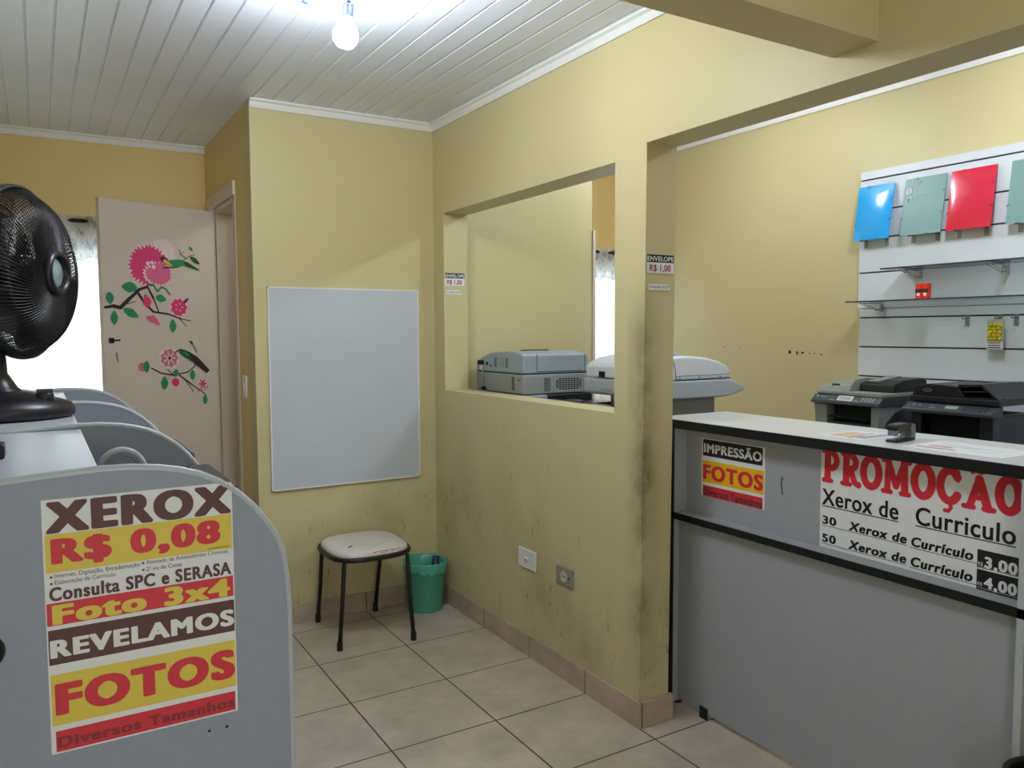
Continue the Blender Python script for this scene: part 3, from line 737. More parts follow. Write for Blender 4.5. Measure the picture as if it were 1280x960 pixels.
for i, (y0, y1, lab) in enumerate(((-.735, -.002, 'pale booth top shelf in front, between the two nearest dividers'), (.015, .748, 'pale booth top shelf under the black fan'), (.765, 1.498, 'pale booth top shelf behind the fan'))):
    t = thing('booth_shelf', lab, 'shelf', (-2.08, (y0+y1)/2, 0), 'booth top shelves')
    xr = -1.822
    boxpart('shelf_board', t, M_shelf, -2.33, xr, y0, y1, 1.244, 1.262)
    boxpart('edge_strip', t, M_trim, xr, xr+.003, y0, y1, 1.243, 1.2625)
    boxpart('back_panel', t, M_panel, -2.33, -2.31, y0, y1, 0, 1.244)
    d = thing('booth_desk', 'grey desk board inside %s, below its top shelf' % ('the front booth', 'the fan booth', 'the farthest booth')[i], 'desk', (-1.93, (y0+y1)/2, .72)) if i < 2 else None
    if d: boxpart('desk_board', d, M_shelf, -2.305, -1.51, y0, y1, .72, .745)
# monitors on the desks
def monitor(y0, y1, ztop, x, label):
    t = thing('monitor', label, 'monitor', (x, (y0+y1)/2, .745))
    ym = (y0+y1)/2
    boxpart('housing', t, M_char, x-.055, x+.004, y0, y1, ztop-.30, ztop, bevel=.006)
    boxpart('screen', t, M_dark, x+.004, x+.006, y0+.018, y1-.018, ztop-.28, ztop-.02)
    mb = MB(); mb.box(x-.05, x-.025, ym-.03, ym+.03, .76, ztop-.29, M_black); mb.build('neck', t)
    mb = MB(); mb.lathe([(.11, .745), (.11, .752), (.03, .765)], M_black, 20, Matrix.Translation((x-.095, ym, 0)), True, True); mb.build('stand_foot', t)
    return t
monitor(.28, .66, 1.140, -1.512, 'dark monitor corner showing past the curve of the second booth divider')
monitor(-.40, -.06, 1.158, -1.530, 'dark grey monitor top showing over the curve of the nearest booth divider')
# headset resting on the booth shelf edge
t = thing('headset', 'grey headset with an arched band behind the nearest booth divider', 'headset', (-1.752, -.34, 1.10))
hc = Vector((-1.756, -.34, 1.195)); hb = MB()
arc = [(hc.x+.046*math.cos(a), hc.y, hc.z+.052*math.sin(a)) for a in [PI*i/20 for i in range(21)]]
hb.tube(arc, .0075, M_rim, 8); hb.build('headband', t)
hb = MB(); hb.tube([(hc.x+.038*math.cos(a), hc.y, hc.z+.043*math.sin(a)) for a in [PI*i/20 for i in range(21)]], .004, M_badge, 6); hb.build('band_padding', t)
for sx in (-1, 1):
    hb = MB(); hb.lathe([(.001, -.016), (.03, -.014), (.034, 0), (.028, .012), (.001, .014)], M_black, 18, axis_matrix((hc.x+sx*.046, hc.y, hc.z-.02), (sx, 0, 0))); hb.build('ear_cup', t)
hb = MB(); hb.box(-1.825, -1.69, -.37, -.31, 1.120, 1.140, M_char); hb.box(-1.826, -1.815, -.37, -.31, 1.12, 1.244, M_char); hb.build('hook_holder', t)
# small black adapter on the front shelf
t = thing('power_adapter', 'small black adapter at the left edge on the front booth shelf', 'adapter', (-1.995, -.42, 1.262))
boxpart('case', t, M_black, -2.02, -1.964, -.46, -.39, 1.262, 1.289, bevel=.004)
boxpart('plug', t, M_black, -2.045, -2.02, -.44, -.41, 1.266, 1.284, bevel=.003)

# ------------------------------------------------------------------ desk fan
FC = Vector((-1.935, .40, 1.672)); AX = Vector((.90, -.436, 0.0)).normalized()
t = thing('desk_fan', 'black desk fan with a wire cage standing on the booth shelf', 'fan', (-2.01, .40, 1.262))
FM = axis_matrix(FC, AX, (0, 0, 1))
def grille(name, depth, sgn, nw, r0):
    g = MB(); R = .237
    def prof(u):   # u 0 at hub, 1 at rim
        r = r0+(R-r0)*u
        return r, sgn*depth*(1-u**5.5)*(1-.12*u)
    for k in range(nw):
        pts = []
        for i in range(14):
            u = 1-(1-i/13)**1.5; r, h = prof(u); a = 2*PI*k/nw+sgn*.55*(1-u)*(1-u*.3)
            pts.append(FM @ Vector((r*math.cos(a), r*math.sin(a), h)))
        g.tube(pts, .0020, M_fan, 4, caps=False)
    for u in (.0, .28, .52, .76):
        r, h = prof(u); g.tube([FM @ Vector((r*math.cos(a), r*math.sin(a), h-sgn*.002)) for a in [2*PI*i/48 for i in range(48)]], .0022, M_fan, 5, closed=True)
    return g.build(name, t)
grille('front_grille', .095, 1, 120, .05); grille('rear_grille', .085, -1, 120, .06)
g = MB(); g.lathe([(.236, -.014), (.243, -.012), (.245, 0), (.243, .012), (.236, .014)], M_fan, 56, FM); g.build('rim_ring', t)
g = MB(); g.lathe([(.056, .070), (.064, .090), (.064, .102), (.058, .110), (.050, .110), (.045, .100), (.042, .080), (.034, .078)], M_fan, 32, FM); hub = g.build('hub_cap', t); WORLD_LOC[hub] = WORLD_LOC[t]
g = MB(); g.lathe([(.0425, .092), (.038, .096), (.0001, .098)], M_badge, 28, FM)
g.build('badge', hub)['label'] = 'pale green round badge'
for k in range(6):
    g = MB(); rows = []
    for i in range(9):
        r = .05+.165*i/8; w = .30+.42*math.sin(PI*(.15+.75*i/8))*.9
        rows.append([FM @ Vector((r*math.cos(k*PI/3+w*(j/4-.5)+.25*i/8), r*math.sin(k*PI/3+w*(j/4-.5)+.25*i/8), .026*(j/4-.5)*2+.006)) for j in range(5)])
    vs = [v for r in rows for v in r]; top = [v+AX*.0025 for v in vs]; n = 5
    fs = [(i*n+j, i*n+j+1, (i+1)*n+j+1, (i+1)*n+j) for i in range(8) for j in range(4)]
    N = len(vs); g.add(vs+top, [f[::-1] for f in fs]+[tuple(a+N for a in f) for f in fs], M_fan, True); g.build('blade', t)
g = MB(); g.lathe([(.001, -.19), (.05, -.185), (.066, -.16), (.07, -.08), (.062, -.05), (.05, -.02), (.045, .03), (.001, .035)], M_fan, 28, FM); g.build('motor_housing', t)
bc = Vector((-2.015, .40, 1.262))
mc = FC-AX*.12
g = MB()   # neck flaring into the base
secs = [(0, .030, .034), (.05, .034, .036), (.09, .042, .040), (.12, .062, .05), (.135, .09, .066), (.145, .12, .08)]
zt = mc.z-.03; prof = []
rows = []; n = 24
for i in range(9):
    u = i/8; z = zt+(bc.z+.045-zt)*u
    rx = .030+.010*u+.085*max(0, (u-.72)/.28)**2.2; ry = .028+.008*u+.06*max(0, (u-.72)/.28)**2.2
    cx = mc.x+(bc.x-mc.x)*min(1, u*1.6); cy = mc.y+(bc.y-mc.y)*min(1, u*1.6)
    rows.append([(cx+rx*math.cos(2*PI*k/n), cy+ry*math.sin(2*PI*k/n), z) for k in range(n)])
g.add([v for r in rows for v in r], [(i*n+k, (i+1)*n+k, (i+1)*n+(k+1) % n, i*n+(k+1) % n) for i in range(8) for k in range(n)], M_fan, True); g.build('neck', t)
g = MB(); rows = []; n = 40
for rx, ry, z in ((.19, .15, .002), (.2, .158, .006), (.203, .160, .022), (.192, .152, .042), (.14, .115, .062), (.09, .075, .078), (.001, .001, .084)):
    rows.append([(bc.x+rx*math.cos(2*PI*k/n), bc.y+ry*math.sin(2*PI*k/n), bc.z+z) for k in range(n)])
g.add([v for r in rows for v in r], [(i*n+k, i*n+(k+1) % n, (i+1)*n+(k+1) % n, (i+1)*n+k) for i in range(6) for k in range(n)], M_fan, True); g.add(rows[0], [list(range(n))[::-1]], M_fan); g.build('base', t)
g = MB(); g.lathe([(.022, 0), (.024, .006), (.022, .022), (.018, .026), (.001, .027)], M_fan, 16, Matrix.Translation((bc.x+.125, bc.y-.06, bc.z+.048))); g.box(bc.x+.105, bc.x+.145, bc.y-.064, bc.y-.056, bc.z+.072, bc.z+.084, M_fan); g.build('speed_knob', t)

# ------------------------------------------------------------------ stool
sc_ = Vector((-.538, 1.482)); t = thing('stool', 'low stool with worn cream vinyl seat and black tube legs', 'stool', (sc_.x, sc_.y, 0))
def superell(a, b, n, p=3.2): return [(sc_.x+a*math.copysign(abs(math.cos(2*PI*k/n))**(2/p), math.cos(2*PI*k/n)), sc_.y+b*math.copysign(abs(math.sin(2*PI*k/n))**(2/p), math.sin(2*PI*k/n))) for k in range(n)]
n = 48; g = MB(); rows = []
for f, z in ((.985, .424), (1.0, .434), (.985, .447), (.93, .457), (.8, .463), (.55, .466), (.25, .467), (.01, .467)):
    rows.append([(x, y, z) for x, y in superell(.196*f, .205*f, n)])
g.add([v for r in rows for v in r], [(i*n+k, i*n+(k+1) % n, (i+1)*n+(k+1) % n, (i+1)*n+k) for i in range(len(rows)-1) for k in range(n)], M_vinyl, True); g.add(rows[0], [list(range(n))[::-1]], M_vinyl)
R = random.Random(11)     # worn, rust-stained front edge and a tear
def seatpt(x, y, dz=.0008):
    best = None
    ex = abs((x-sc_.x)/.196)**3.2+abs((y-sc_.y)/.205)**3.2; f = ex**(1/3.2)
    tab = [(0, .467), (.25, .467), (.55, .466), (.8, .463), (.93, .457), (.985, .447), (1.0, .434)]
    for (f0, z0), (f1, z1) in zip(tab, tab[1:]):
        if f <= f1: return (x, y, z0+(z1-z0)*(f-f0)/(f1-f0)+dz)
    return (x, y, .434)
for k in range(16):
    x = sc_.x-.02+k*.0095; y = sc_.y-.205*.965*(1-abs((x-sc_.x)/.196)**3.2)**(1/3.2)
    h = R.uniform(.003, .007); g.poly([seatpt(x-.006, y-h), seatpt(x+.006, y-h), seatpt(x+.007, y), seatpt(x, y+h*.5), seatpt(x-.006, y)], M_rust)
g.poly([seatpt(-.660, 1.372), seatpt(-.648, 1.374), seatpt(-.630, 1.390), seatpt(-.618, 1.388), seatpt(-.634, 1.400), seatpt(-.652, 1.386)], M_dark)
g.build('seat', t)
g = MB(); g.tube([(x, y, .424) for x, y in superell(.200, .209, n)], .0125, M_blackm, 8, closed=True); fr = g.build('seat_ring', t)
feet = {(-1, -1): (-.731, 1.304), (1, -1): (-.379, 1.245), (1, 1): (-.398, 1.735), (-1, 1): (-.704, 1.728)}
feet = {(-1, -1): (-.731, 1.304), (1, -1): (-.381, 1.240), (1, 1): (-.392, 1.716), (-1, 1): (-.706, 1.722)}
for (sx, sy), (fx, fy) in feet.items():
    tx, ty = sc_.x+sx*.158, sc_.y+sy*.165
    g = MB(); g.tube([(tx-sx*.02, ty-sy*.02, .425), (tx-sx*.002, ty-sy*.002, .418), (tx+sx*.004, ty+sy*.004, .40), (tx+(fx-tx)*.5, ty+(fy-ty)*.5, .21), (fx, fy, .02)], .0105, M_blackm, 10)
    lg = g.build('leg', t); WORLD_LOC[lg] = WORLD_LOC[t]
    g = MB(); g.lathe([(.014, 0), (.0145, .03), (.0125, .042)], M_black, 12, Matrix.Translation((fx, fy, 0)), True, True); g.build('rubber_foot', lg)

# ------------------------------------------------------------------ waste bin
bx, by, bh = -.142, 1.618, .262; t = thing('waste_bin', 'green plastic waste bin with a bag in the corner behind the stool', 'bin', (bx, by, 0))
T0 = Matrix.Translation((bx, by, 0))
g = MB(); g.lathe([(.001, .004), (.084, .004), (.088, 0), (.090, .004), (.112, bh-.012), (.116, bh-.010), (.116, bh), (.110, bh), (.088, .012), (.001, .012)], M_teal, 36, T0); g.build('bucket', t)
g = MB(); R = random.Random(4); n = 60; rows = []; wob = [R.uniform(-1, 1) for _ in range(n)]
for j, (r, z) in enumerate(((.080, .06), (.100, bh-.06), (.110, bh+.002), (.1175, bh+.008), (.1205, bh), (.1195, bh-.022), (.1185, bh-.042))):
    rows.append([(bx+(r+.0018*math.sin(k*.9+j)+.001*wob[k])*math.cos(2*PI*k/n), by+(r+.0018*math.sin(k*.9+j)+.001*wob[k])*math.sin(2*PI*k/n), z+(.008*wob[(k*3) % n]+.010*math.sin(2*PI*k/n*2+1) if j == 6 else .003*wob[k] if j > 1 else 0)) for k in range(n)])
g.add([v for r in rows for v in r], [(i*n+k, i*n+(k+1) % n, (i+1)*n+(k+1) % n, (i+1)*n+k) for i in range(6) for k in range(n)], M_bag, True); g.build('bin_bag', t)
r_ = tag((lambda g: (g.tube([(bx+.055, by+.03, .10), (bx+.075, by+.035, .2), (bx+.086, by+.04, bh+.004)], [.02, .022, .02], M_navy, 10), g.build('crumpled_wrapper'))[1])(MB()), 'dark blue crumpled wrapper inside the green waste bin', 'rubbish')

# ------------------------------------------------------------------ black stool edge at the bottom right corner
t = thing('black_bin', 'black rounded object at the bottom right corner in front of the counter', 'bin', (.13, -1.30, 0))
g = MB(); g.lathe([(.001, .0), (.085, .0), (.105, .40), (.108, .425), (.098, .432), (.092, .42), (.075, .02)], M_black, 28, Matrix.Translation((.14, -1.345, 0))); g.build('bucket', t)

# ------------------------------------------------------------------ bench, grey printer, black scanner and copier behind the window
t = thing('bench', 'low grey bench under the machines behind the service window', 'bench', (.4, 1.3, 0))
g = MB(); g.prism([(.16, .50), (.42, .50), (.42, 1.0), (.66, 1.0), (.66, 1.74), (.16, 1.74)], 2, 1.062, 1.085, M_pgrey2); g.build('bench_top', t)
for x, y in ((.18, .53), (.39, .53), (.63, 1.05), (.18, 1.71), (.63, 1.71)):
    g = MB(); g.box(x-.018, x+.018, y-.018, y+.018, 0, 1.062, M_char); g.build('leg', t)
t = thing('laser_printer', 'blue grey laser printer with its vented back, standing behind the service window', 'printer', (.435, 1.44, 1.085))
X0, X1, Y0, Y1, ZB, ZM = .222, .648, 1.192, 1.69, 1.176, 1.281
g = MB(); g.box(X0+.01, .36, 1.166, Y1-.02, 1.085, 1.172, M_pgrey2); g.build('paper_tray', t, bevel=.006)
g = MB(); g.box(.362, X1, 1.17, Y1-.02, 1.085, 1.172, M_pblk); g.build('base_cassette', t, bevel=.004)
g = MB(); g.box(X0, X1, Y0, Y1, ZB, ZM-.002, M_pgrey2); g.build('lower_housing', t, bevel=.006)
g = MB(); g.prism([(Y0, ZM+.002), (Y1, ZM+.002), (Y1, 1.333), (1.62, 1.362), (1.53, 1.386), (1.40, 1.395), (1.31, 1.398), (Y0+.012, 1.384), (Y0, 1.378)], 0, X0, X1-.012, M_pgrey); g.build('upper_housing', t, bevel=.006)
g = MB(); g.box(X0+.004, X1-.004, Y0+.004, Y1-.004, ZM-.004, ZM+.004, M_dark); g.build('seam_gap', t)
g = MB()   # right-hand face (towards the camera): vent grids
for i in range(9):
    for j in range(6):
        if (i, j) in ((0, 5), (0, 0), (8, 5), (8, 0)): continue
        x = .43+i*.0185; z = 1.195+j*.0105; g.box(x, x+.013, Y0-.0012, Y0+.002, z, z+.006, M_dark)
for i in range(3):
    for j in range(8): g.box(.355+i*.013, .364+i*.013, Y0-.0012, Y0+.002, 1.19+j*.009, 1.195+j*.009, M_dark)
for j in range(4): g.box(.235, .33, Y0-.0012, Y0+.002, 1.20+j*.018, 1.203+j*.018, M_copb)
g.box(.308, .310, Y0-.0012, Y0+.002, 1.29, 1.383, M_char); g.box(.31, .60, Y0-.0012, Y0+.002, 1.2905, 1.2935, M_char); g.box(.612, .614, Y0-.0012, Y0+.002, 1.29, 1.383, M_char)
g.build('vent_slots', t)
g = MB()   # left-hand face: ports and slots
for i in range(2):
    for j in range(9): g.box(X0-.0012, X0+.002, 1.275+i*.014, 1.284+i*.014, 1.195+j*.008, 1.2+j*.008, M_dark)
for i in range(2):
    for j in range(6):
        for y in (1.34, 1.46): g.box(X0-.0012, X0+.002, y+i*.013, y+.008+i*.013, 1.312+j*.009, 1.317+j*.009, M_dark)
g.build('vent_slots', t)
for nm, ya, yb, za, zb, mm in (('access_cover', 1.385, 1.445, 1.31, 1.368, M_copb), ('port', 1.60, 1.67, 1.318, 1.342, M_dark), ('port', 1.555, 1.575, 1.318, 1.335, M_dark), ('port', 1.515, 1.53, 1.31, 1.32, M_dark), ('port', 1.225, 1.235, 1.245, 1.255, M_dark), ('connector', 1.62, 1.64, 1.29, 1.315, M_wht)):
    boxpart(nm, t, mm, X0-.0015, X0+.002, ya, yb, za, zb)
g = MB(); g.tube([(X0-.005, 1.60, 1.30), (X0-.012, 1.595, 1.285), (X0-.010, 1.60, 1.24), (X0-.012, 1.605, 1.205), (X0-.012, 1.59, 1.19)], .004, M_pgrey2, 8); g.box(X0-.018, X0-.001, 1.575, 1.60, 1.18, 1.198, M_dark); g.build('power_cord', t)
g = MB(); g.box(.35, .52, 1.40, 1.42, 1.396, 1.402, M_char); g.build('top_flap', t)
t = thing('flatbed_scanner', 'black flat machine lying low between the grey printer and the white copier', 'scanner', (.3, .85, 1.085))
g = MB(); g.prism([(.175, .56), (.415, .56), (.415, 1.005), (.655, 1.005), (.655, 1.160), (.175, 1.160)], 2, 1.085, 1.135, M_pblk); g.build('scanner_body', t, bevel=.006)
boxpart('scanner_lid', t, M_black, .175, .41, .60, 1.155, 1.136, 1.152, bevel=.005)
g = MB(); g.lathe([(.055, 1.152), (.052, 1.162), (.035, 1.168), (.001, 1.170)], M_char, 18, Matrix.Translation((.33, .90, 0))); g.build('round_cover', t)
# copier
t = thing('photocopier', 'white and grey floor photocopier standing between the pillar and the counter end', 'copier', (.64, .62, 0))
g = MB(); g.box(.512, .795, .415, .84, .03, 1.195, M_copb); g.build('cabinet', t, bevel=.008)
g = MB(); g.lathe([(.052, 1.05), (.052, 1.10), (.06, 1.15), (.075, 1.198)], M_cream, 24, Matrix.Translation((.50, .70, 0)), True, True); g.build('neck', t)
for x in (.55, .76):
    for y in (.45, .8):
        g = MB(); g.lathe([(.02, 0), (.02, .03)], M_black, 12, Matrix.Translation((x, y, 0)), True, True); g.build('caster', t)
g = MB(); g.prism([(.365, 1.215), (.375, 1.201), (.60, 1.198), (.80, 1.197), (.86, 1.205), (.925, 1.222), (.930, 1.236), (.925, 1.248), (.87, 1.266), (.835, 1.278), (.365, 1.278)], 1, .36, .86, M_copg); g.build('scanner_bed', t, bevel=.007)
g = MB(); g.prism([(.37, 1.281), (.845, 1.281), (.845, 1.300), (.832, 1.325), (.815, 1.342), (.767, 1.361), (.69, 1.379), (.60, 1.387), (.52, 1.386), (.44, 1.374), (.39, 1.352), (.37, 1.335)], 1, .366, .85, M_cop, smooth=False); lid = g.build('lid', t, bevel=.010, seg=3); WORLD_LOC[lid] = WORLD_LOC[t]
g = MB(); g.tube([(.505, .3652, 1.281), (.500, .3652, 1.33), (.492, .3652, 1.358), (.480, .3652, 1.374)], .0014, M_char, 5); g.tube([(.505, .3652, 1.300), (.842, .3652, 1.301)], .001, M_char, 5); g.tube([(.505, .3652, 1.2825), (.842, .3652, 1.2825)], .0014, M_char, 5)
for x in (.528, .645, .775): g.lathe([(.004, .0), (.0001, .001)], M_dark, 8, axis_matrix((x, .3652, 1.291), (0, -1, 0)))
g.build('seams', lid)
g = MB(); g.prism([(.515, 1.384), (.60, 1.384), (.59, 1.394), (.565, 1.401), (.535, 1.401), (.522, 1.396)], 1, .43, .56, M_copg); g.build('handle', lid, bevel=.003)
g = MB(); g.box(.364, .372, .70, .74, 1.285, 1.312, M_dark); g.build('side_catch', t)
g = MB(); g.box(.3630, .37, .64, .72, 1.225, 1.232, M_copb); g.build('finger_slot', t)

# ------------------------------------------------------------------ work table with two printers
t = thing('printer_table', 'pale work table along the right wall under the two office printers', 'table', (2.12, .1, 0))
boxpart('table_top', t, M_shelf, 1.78, 2.425, -.75, .86, .898, .925, bevel=.003)
for x in (1.82, 2.39):
    for y in (-.7, .81): boxpart('leg', t, M_panel, x-.02, x+.02, y-.02, y+.02, 0, .898)
TZ = .925
t = thing('multifunction_printer', 'silver and charcoal multifunction printer on the left behind the counter', 'printer', (2.05, .50, TZ))
a0, a1, xf = .292, .700, 1.85
g = MB()
g.prism([(a0+.015, TZ), (a0+.05, TZ), (a0+.05, 1.09), (a0, 1.098)], 0, xf+.01, xf+.4, M_silver); g.prism([(a1-.085, TZ), (a1-.02, TZ), (a1, 1.098), (a1-.085, 1.09)], 0, xf+.01, xf+.4, M_silver)
g.box(xf+.08, xf+.4, a0+.04, a1-.06, TZ, 1.09, M_pblk); g.box(xf+.01, xf+.09, a0+.04, a1-.06, TZ, .965, M_char); g.build('body', t, bevel=.004)
g = MB(); g.box(xf+.015, xf+.08, a0+.055, a1-.088, .985, .996, M_char); g.box(xf+.015, xf+.075, a0+.06, a1-.095, 1.02, 1.028, M_dark); g.build('output_tray', t)
g = MB(); g.box(xf+.03, xf+.034, a1-.055, a1-.035, 1.045, 1.052, M_dark); g.build('badge', t)
# dark side panel under the swept silver cheek
g = MB(); g.prism([(xf+.06, TZ), (xf+.412, TZ), (xf+.412, 1.088), (xf+.24, 1.084), (xf+.15, 1.06), (xf+.085, 1.01)], 1, a0-.006, a0+.03, M_pblk); g.build('side_panel', t)
g = MB(); g.prism([(xf-.012, 1.096), (xf+.06, 1.096), (xf+.42, 1.10), (xf+.42, 1.138), (xf+.03, 1.142), (xf-.006, 1.112)], 1, a0-.006, a1+.006, M_char); cp = g.build('control_panel', t, bevel=.003); WORLD_LOC[cp] = WORLD_LOC[t]
PM = lambda y, u: Vector((xf-.006+.036*u, y, 1.112+.030*u))
NP = Vector((-.030, 0, .036)).normalized()
def onpanel(mb, y0, y1, u0, u1, m, h=.0012):
    b = [PM(y1, u0), PM(y0, u0), PM(y0, u1), PM(y1, u1)]; tp = [v+NP*h for v in b]
    mb.add(b+tp, [(4, 5, 6, 7), (0, 1, 5, 4), (1, 2, 6, 5), (2, 3, 7, 6), (3, 0, 4, 7)], m)
g = MB(); onpanel(g, .455, .545, .15, .92, M_wht, .002); onpanel(g, .463, .537, .27, .8, M_lcd, .0026); g.build('display', cp)
def key(*a):
    g = MB(); onpanel(g, *a); g.build('key', cp)
for i in range(4):
    for j in range(3): key(.325+i*.021, .338+i*.021, .22+j*.24, .38+j*.24, M_key)
for i in range(3): key(.418+i*.012, .426+i*.012, .3, .4, M_key)
key(.62, .66, .55, .68, M_key); key(.675, .685, .6, .75, M_wht); key(.56, .59, .1, .2, M_key); key(.40, .45, .08, .14, M_key)
g = MB(); g.prism([(xf+.03, 1.142), (xf+.42, 1.140), (xf+.42, 1.225), (xf+.18, 1.240), (xf+.09, 1.232), (xf+.05, 1.20), (xf+.028, 1.16)], 1, .492, a1-.004, M_silver, poly1=[(xf+.03, 1.142), (xf+.42, 1.140), (xf+.42, 1.195), (xf+.18, 1.205), (xf+.09, 1.198), (xf+.05, 1.18), (xf+.028, 1.158)]); g.build('document_lid', t, bevel=.008)
g = MB(); g.box(xf+.028, xf+.42, a0-.004, .50, 1.141, 1.165, M_silver); g.build('lid_ledge', t, bevel=.006)
g = MB(); g.prism([(xf+.12, 1.166), (xf+.44, 1.166), (xf+.42, 1.228), (xf+.38, 1.238), (xf+.22, 1.230), (xf+.13, 1.205)], 1, a0-.002, .494, M_pblk); g.build('document_feeder', t, bevel=.006)
g = MB(); g.prism([(xf+.16, 1.216), (xf+.36, 1.235), (xf+.36, 1.244), (xf+.16, 1.224)], 1, .40, .47, M_silver); g.build('paper_guide', t)
g = MB(); g.box(xf+.052, xf+.056, .565, .612, 1.183, 1.203, M_dark); g.box(xf+.051, xf+.057, .572, .605, 1.190, 1.196, M_key); g.build('nameplate', t)
# black one
t = thing('multifunction_printer', 'all-black multifunction printer on the right behind the counter', 'printer', (2.07, -.08, TZ))
b0, b1, xf = -.285, .130, 1.85
g = MB(); g.box(xf+.02, xf+.42, b0+.01, b0+.07, TZ, 1.09, M_pblk); g.box(xf+.02, xf+.42, b1-.06, b1-.005, TZ, 1.09, M_pblk); g.box(xf+.10, xf+.42, b0+.06, b1-.05, TZ, 1.09, M_dark); g.box(xf+.02, xf+.11, b0+.06, b1-.05, TZ, .975, M_pblk); g.build('body', t, bevel=.004)
g = MB(); g.prism([(xf-.02, 1.092), (xf+.08, 1.09), (xf+.08, 1.142), (xf+.035, 1.138), (xf-.02, 1.108)], 1, b0-.004, b1+.022, M_char); cp = g.build('control_panel', t, bevel=.004); WORLD_LOC[cp] = WORLD_LOC[t]
PM = lambda y, u: Vector((xf-.020+.055*u, y, 1.108+.030*u)); NP = Vector((-.030, 0, .055)).normalized()
g = MB(); onpanel(g, -.115, -.055, .35, .75, M_lcd, .0012); g.build('display', cp)
for i in range(5):
    for j in range(3): key(-.255+i*.024, -.240+i*.024, .2+j*.25, .36+j*.25, M_pblk)
key(.10, .112, .55, .75, M_key); key(.07, .079, .5, .7, M_key); key(-.01, .02, .3, .38, M_key); key(.0, .022, .62, .68, M_key)
g = MB(); g.box(xf+.03, xf+.46, b0-.012, b1+.012, 1.142, 1.172, M_pblk); g.build('scanner_housing', t, bevel=.006)
g = MB(); g.prism([(b1+.010, 1.170), (-.125, 1.170), (-.090, 1.226), (.06, 1.232), (b1+.004, 1.218)], 0, xf+.05, xf+.42, M_pblk); g.build('document_feeder', t, bevel=.005)
g = MB(); g.prism([(-.091, 1.222), (-.091, 1.236), (-.205, 1.242), (-.286, 1.173), (-.268, 1.173), (-.200, 1.229)], 0, xf+.05, xf+.42, M_pblk); g.build('feeder_roof', t, bevel=.003)
g = MB(); g.prism([(-.115, 1.172), (-.266, 1.172), (-.200, 1.228), (-.092, 1.222)], 0, xf+.26, xf+.41, M_dark); g.build('feeder_slot', t)
g = MB(); g.prism([(-.110, 1.198), (-.225, 1.205), (-.225, 1.209), (-.110, 1.203)], 0, xf+.06, xf+.26, M_char); g.build('feeder_tray', t)
g = MB(); g.box(xf+.09, xf+.40, b0-.008, -.13, 1.1722, 1.176, M_char); g.build('output_tray', t)
g = MB(); n = 20; g.tube([(xf+.0485, .060+.022*math.cos(2*PI*k/n), 1.200+.006*math.sin(2*PI*k/n)) for k in range(n)], .0014, M_key, 5, closed=True); g.build('emblem', t)

# ------------------------------------------------------------------ slatwall and display
t = thing('slatwall', 'white slatwall display panel with dark grooves on the right wall', 'slatwall', (XR-.01, .35, 1.0))
def slat(name, z0, z1, gro, y0, y1, x):
    zs = sorted(gro); prev = z0; g = MB(); d = MB()
    for z in zs:
        g.box(x, XR-.001, y0, y1, prev, z-.0045, M_slat); prev = z+.0045
        d.box(x+.012, XR-.001, y0, y1, z-.0045, z+.0045, M_groove)
    g.box(x, XR-.001, y0, y1, prev, z1, M_slat)
    o = g.build(name, t, bevel=.0015); WORLD_LOC[o] = WORLD_LOC[t]; d.build('grooves', o)
slat('upper_board', 1.632, 2.452, (1.846, 2.051, 2.215, 2.402), -1.4, .836, XR-.024)
slat('lower_board', .93, 1.628, (1.575, 1.398, 1.22, 1.04), -1.4, .826, XR-.022)
SX = XR-.024
def hook(y, z, label, length=.05):
    t = thing('slatwall_hook', label, 'hook', (SX, y, z), 'slatwall hooks')
    g = MB(); g.box(SX-.003, SX-.0005, y-.011, y+.011, z-.055, z+.004, M_steel); g.build('back_plate', t)
    g = MB(); g.tube([(SX-.002, y, z-.012), (SX-length, y, z-.018), (SX-length-.006, y, z-.002)], .003, M_steel, 6); g.build('prong', t)
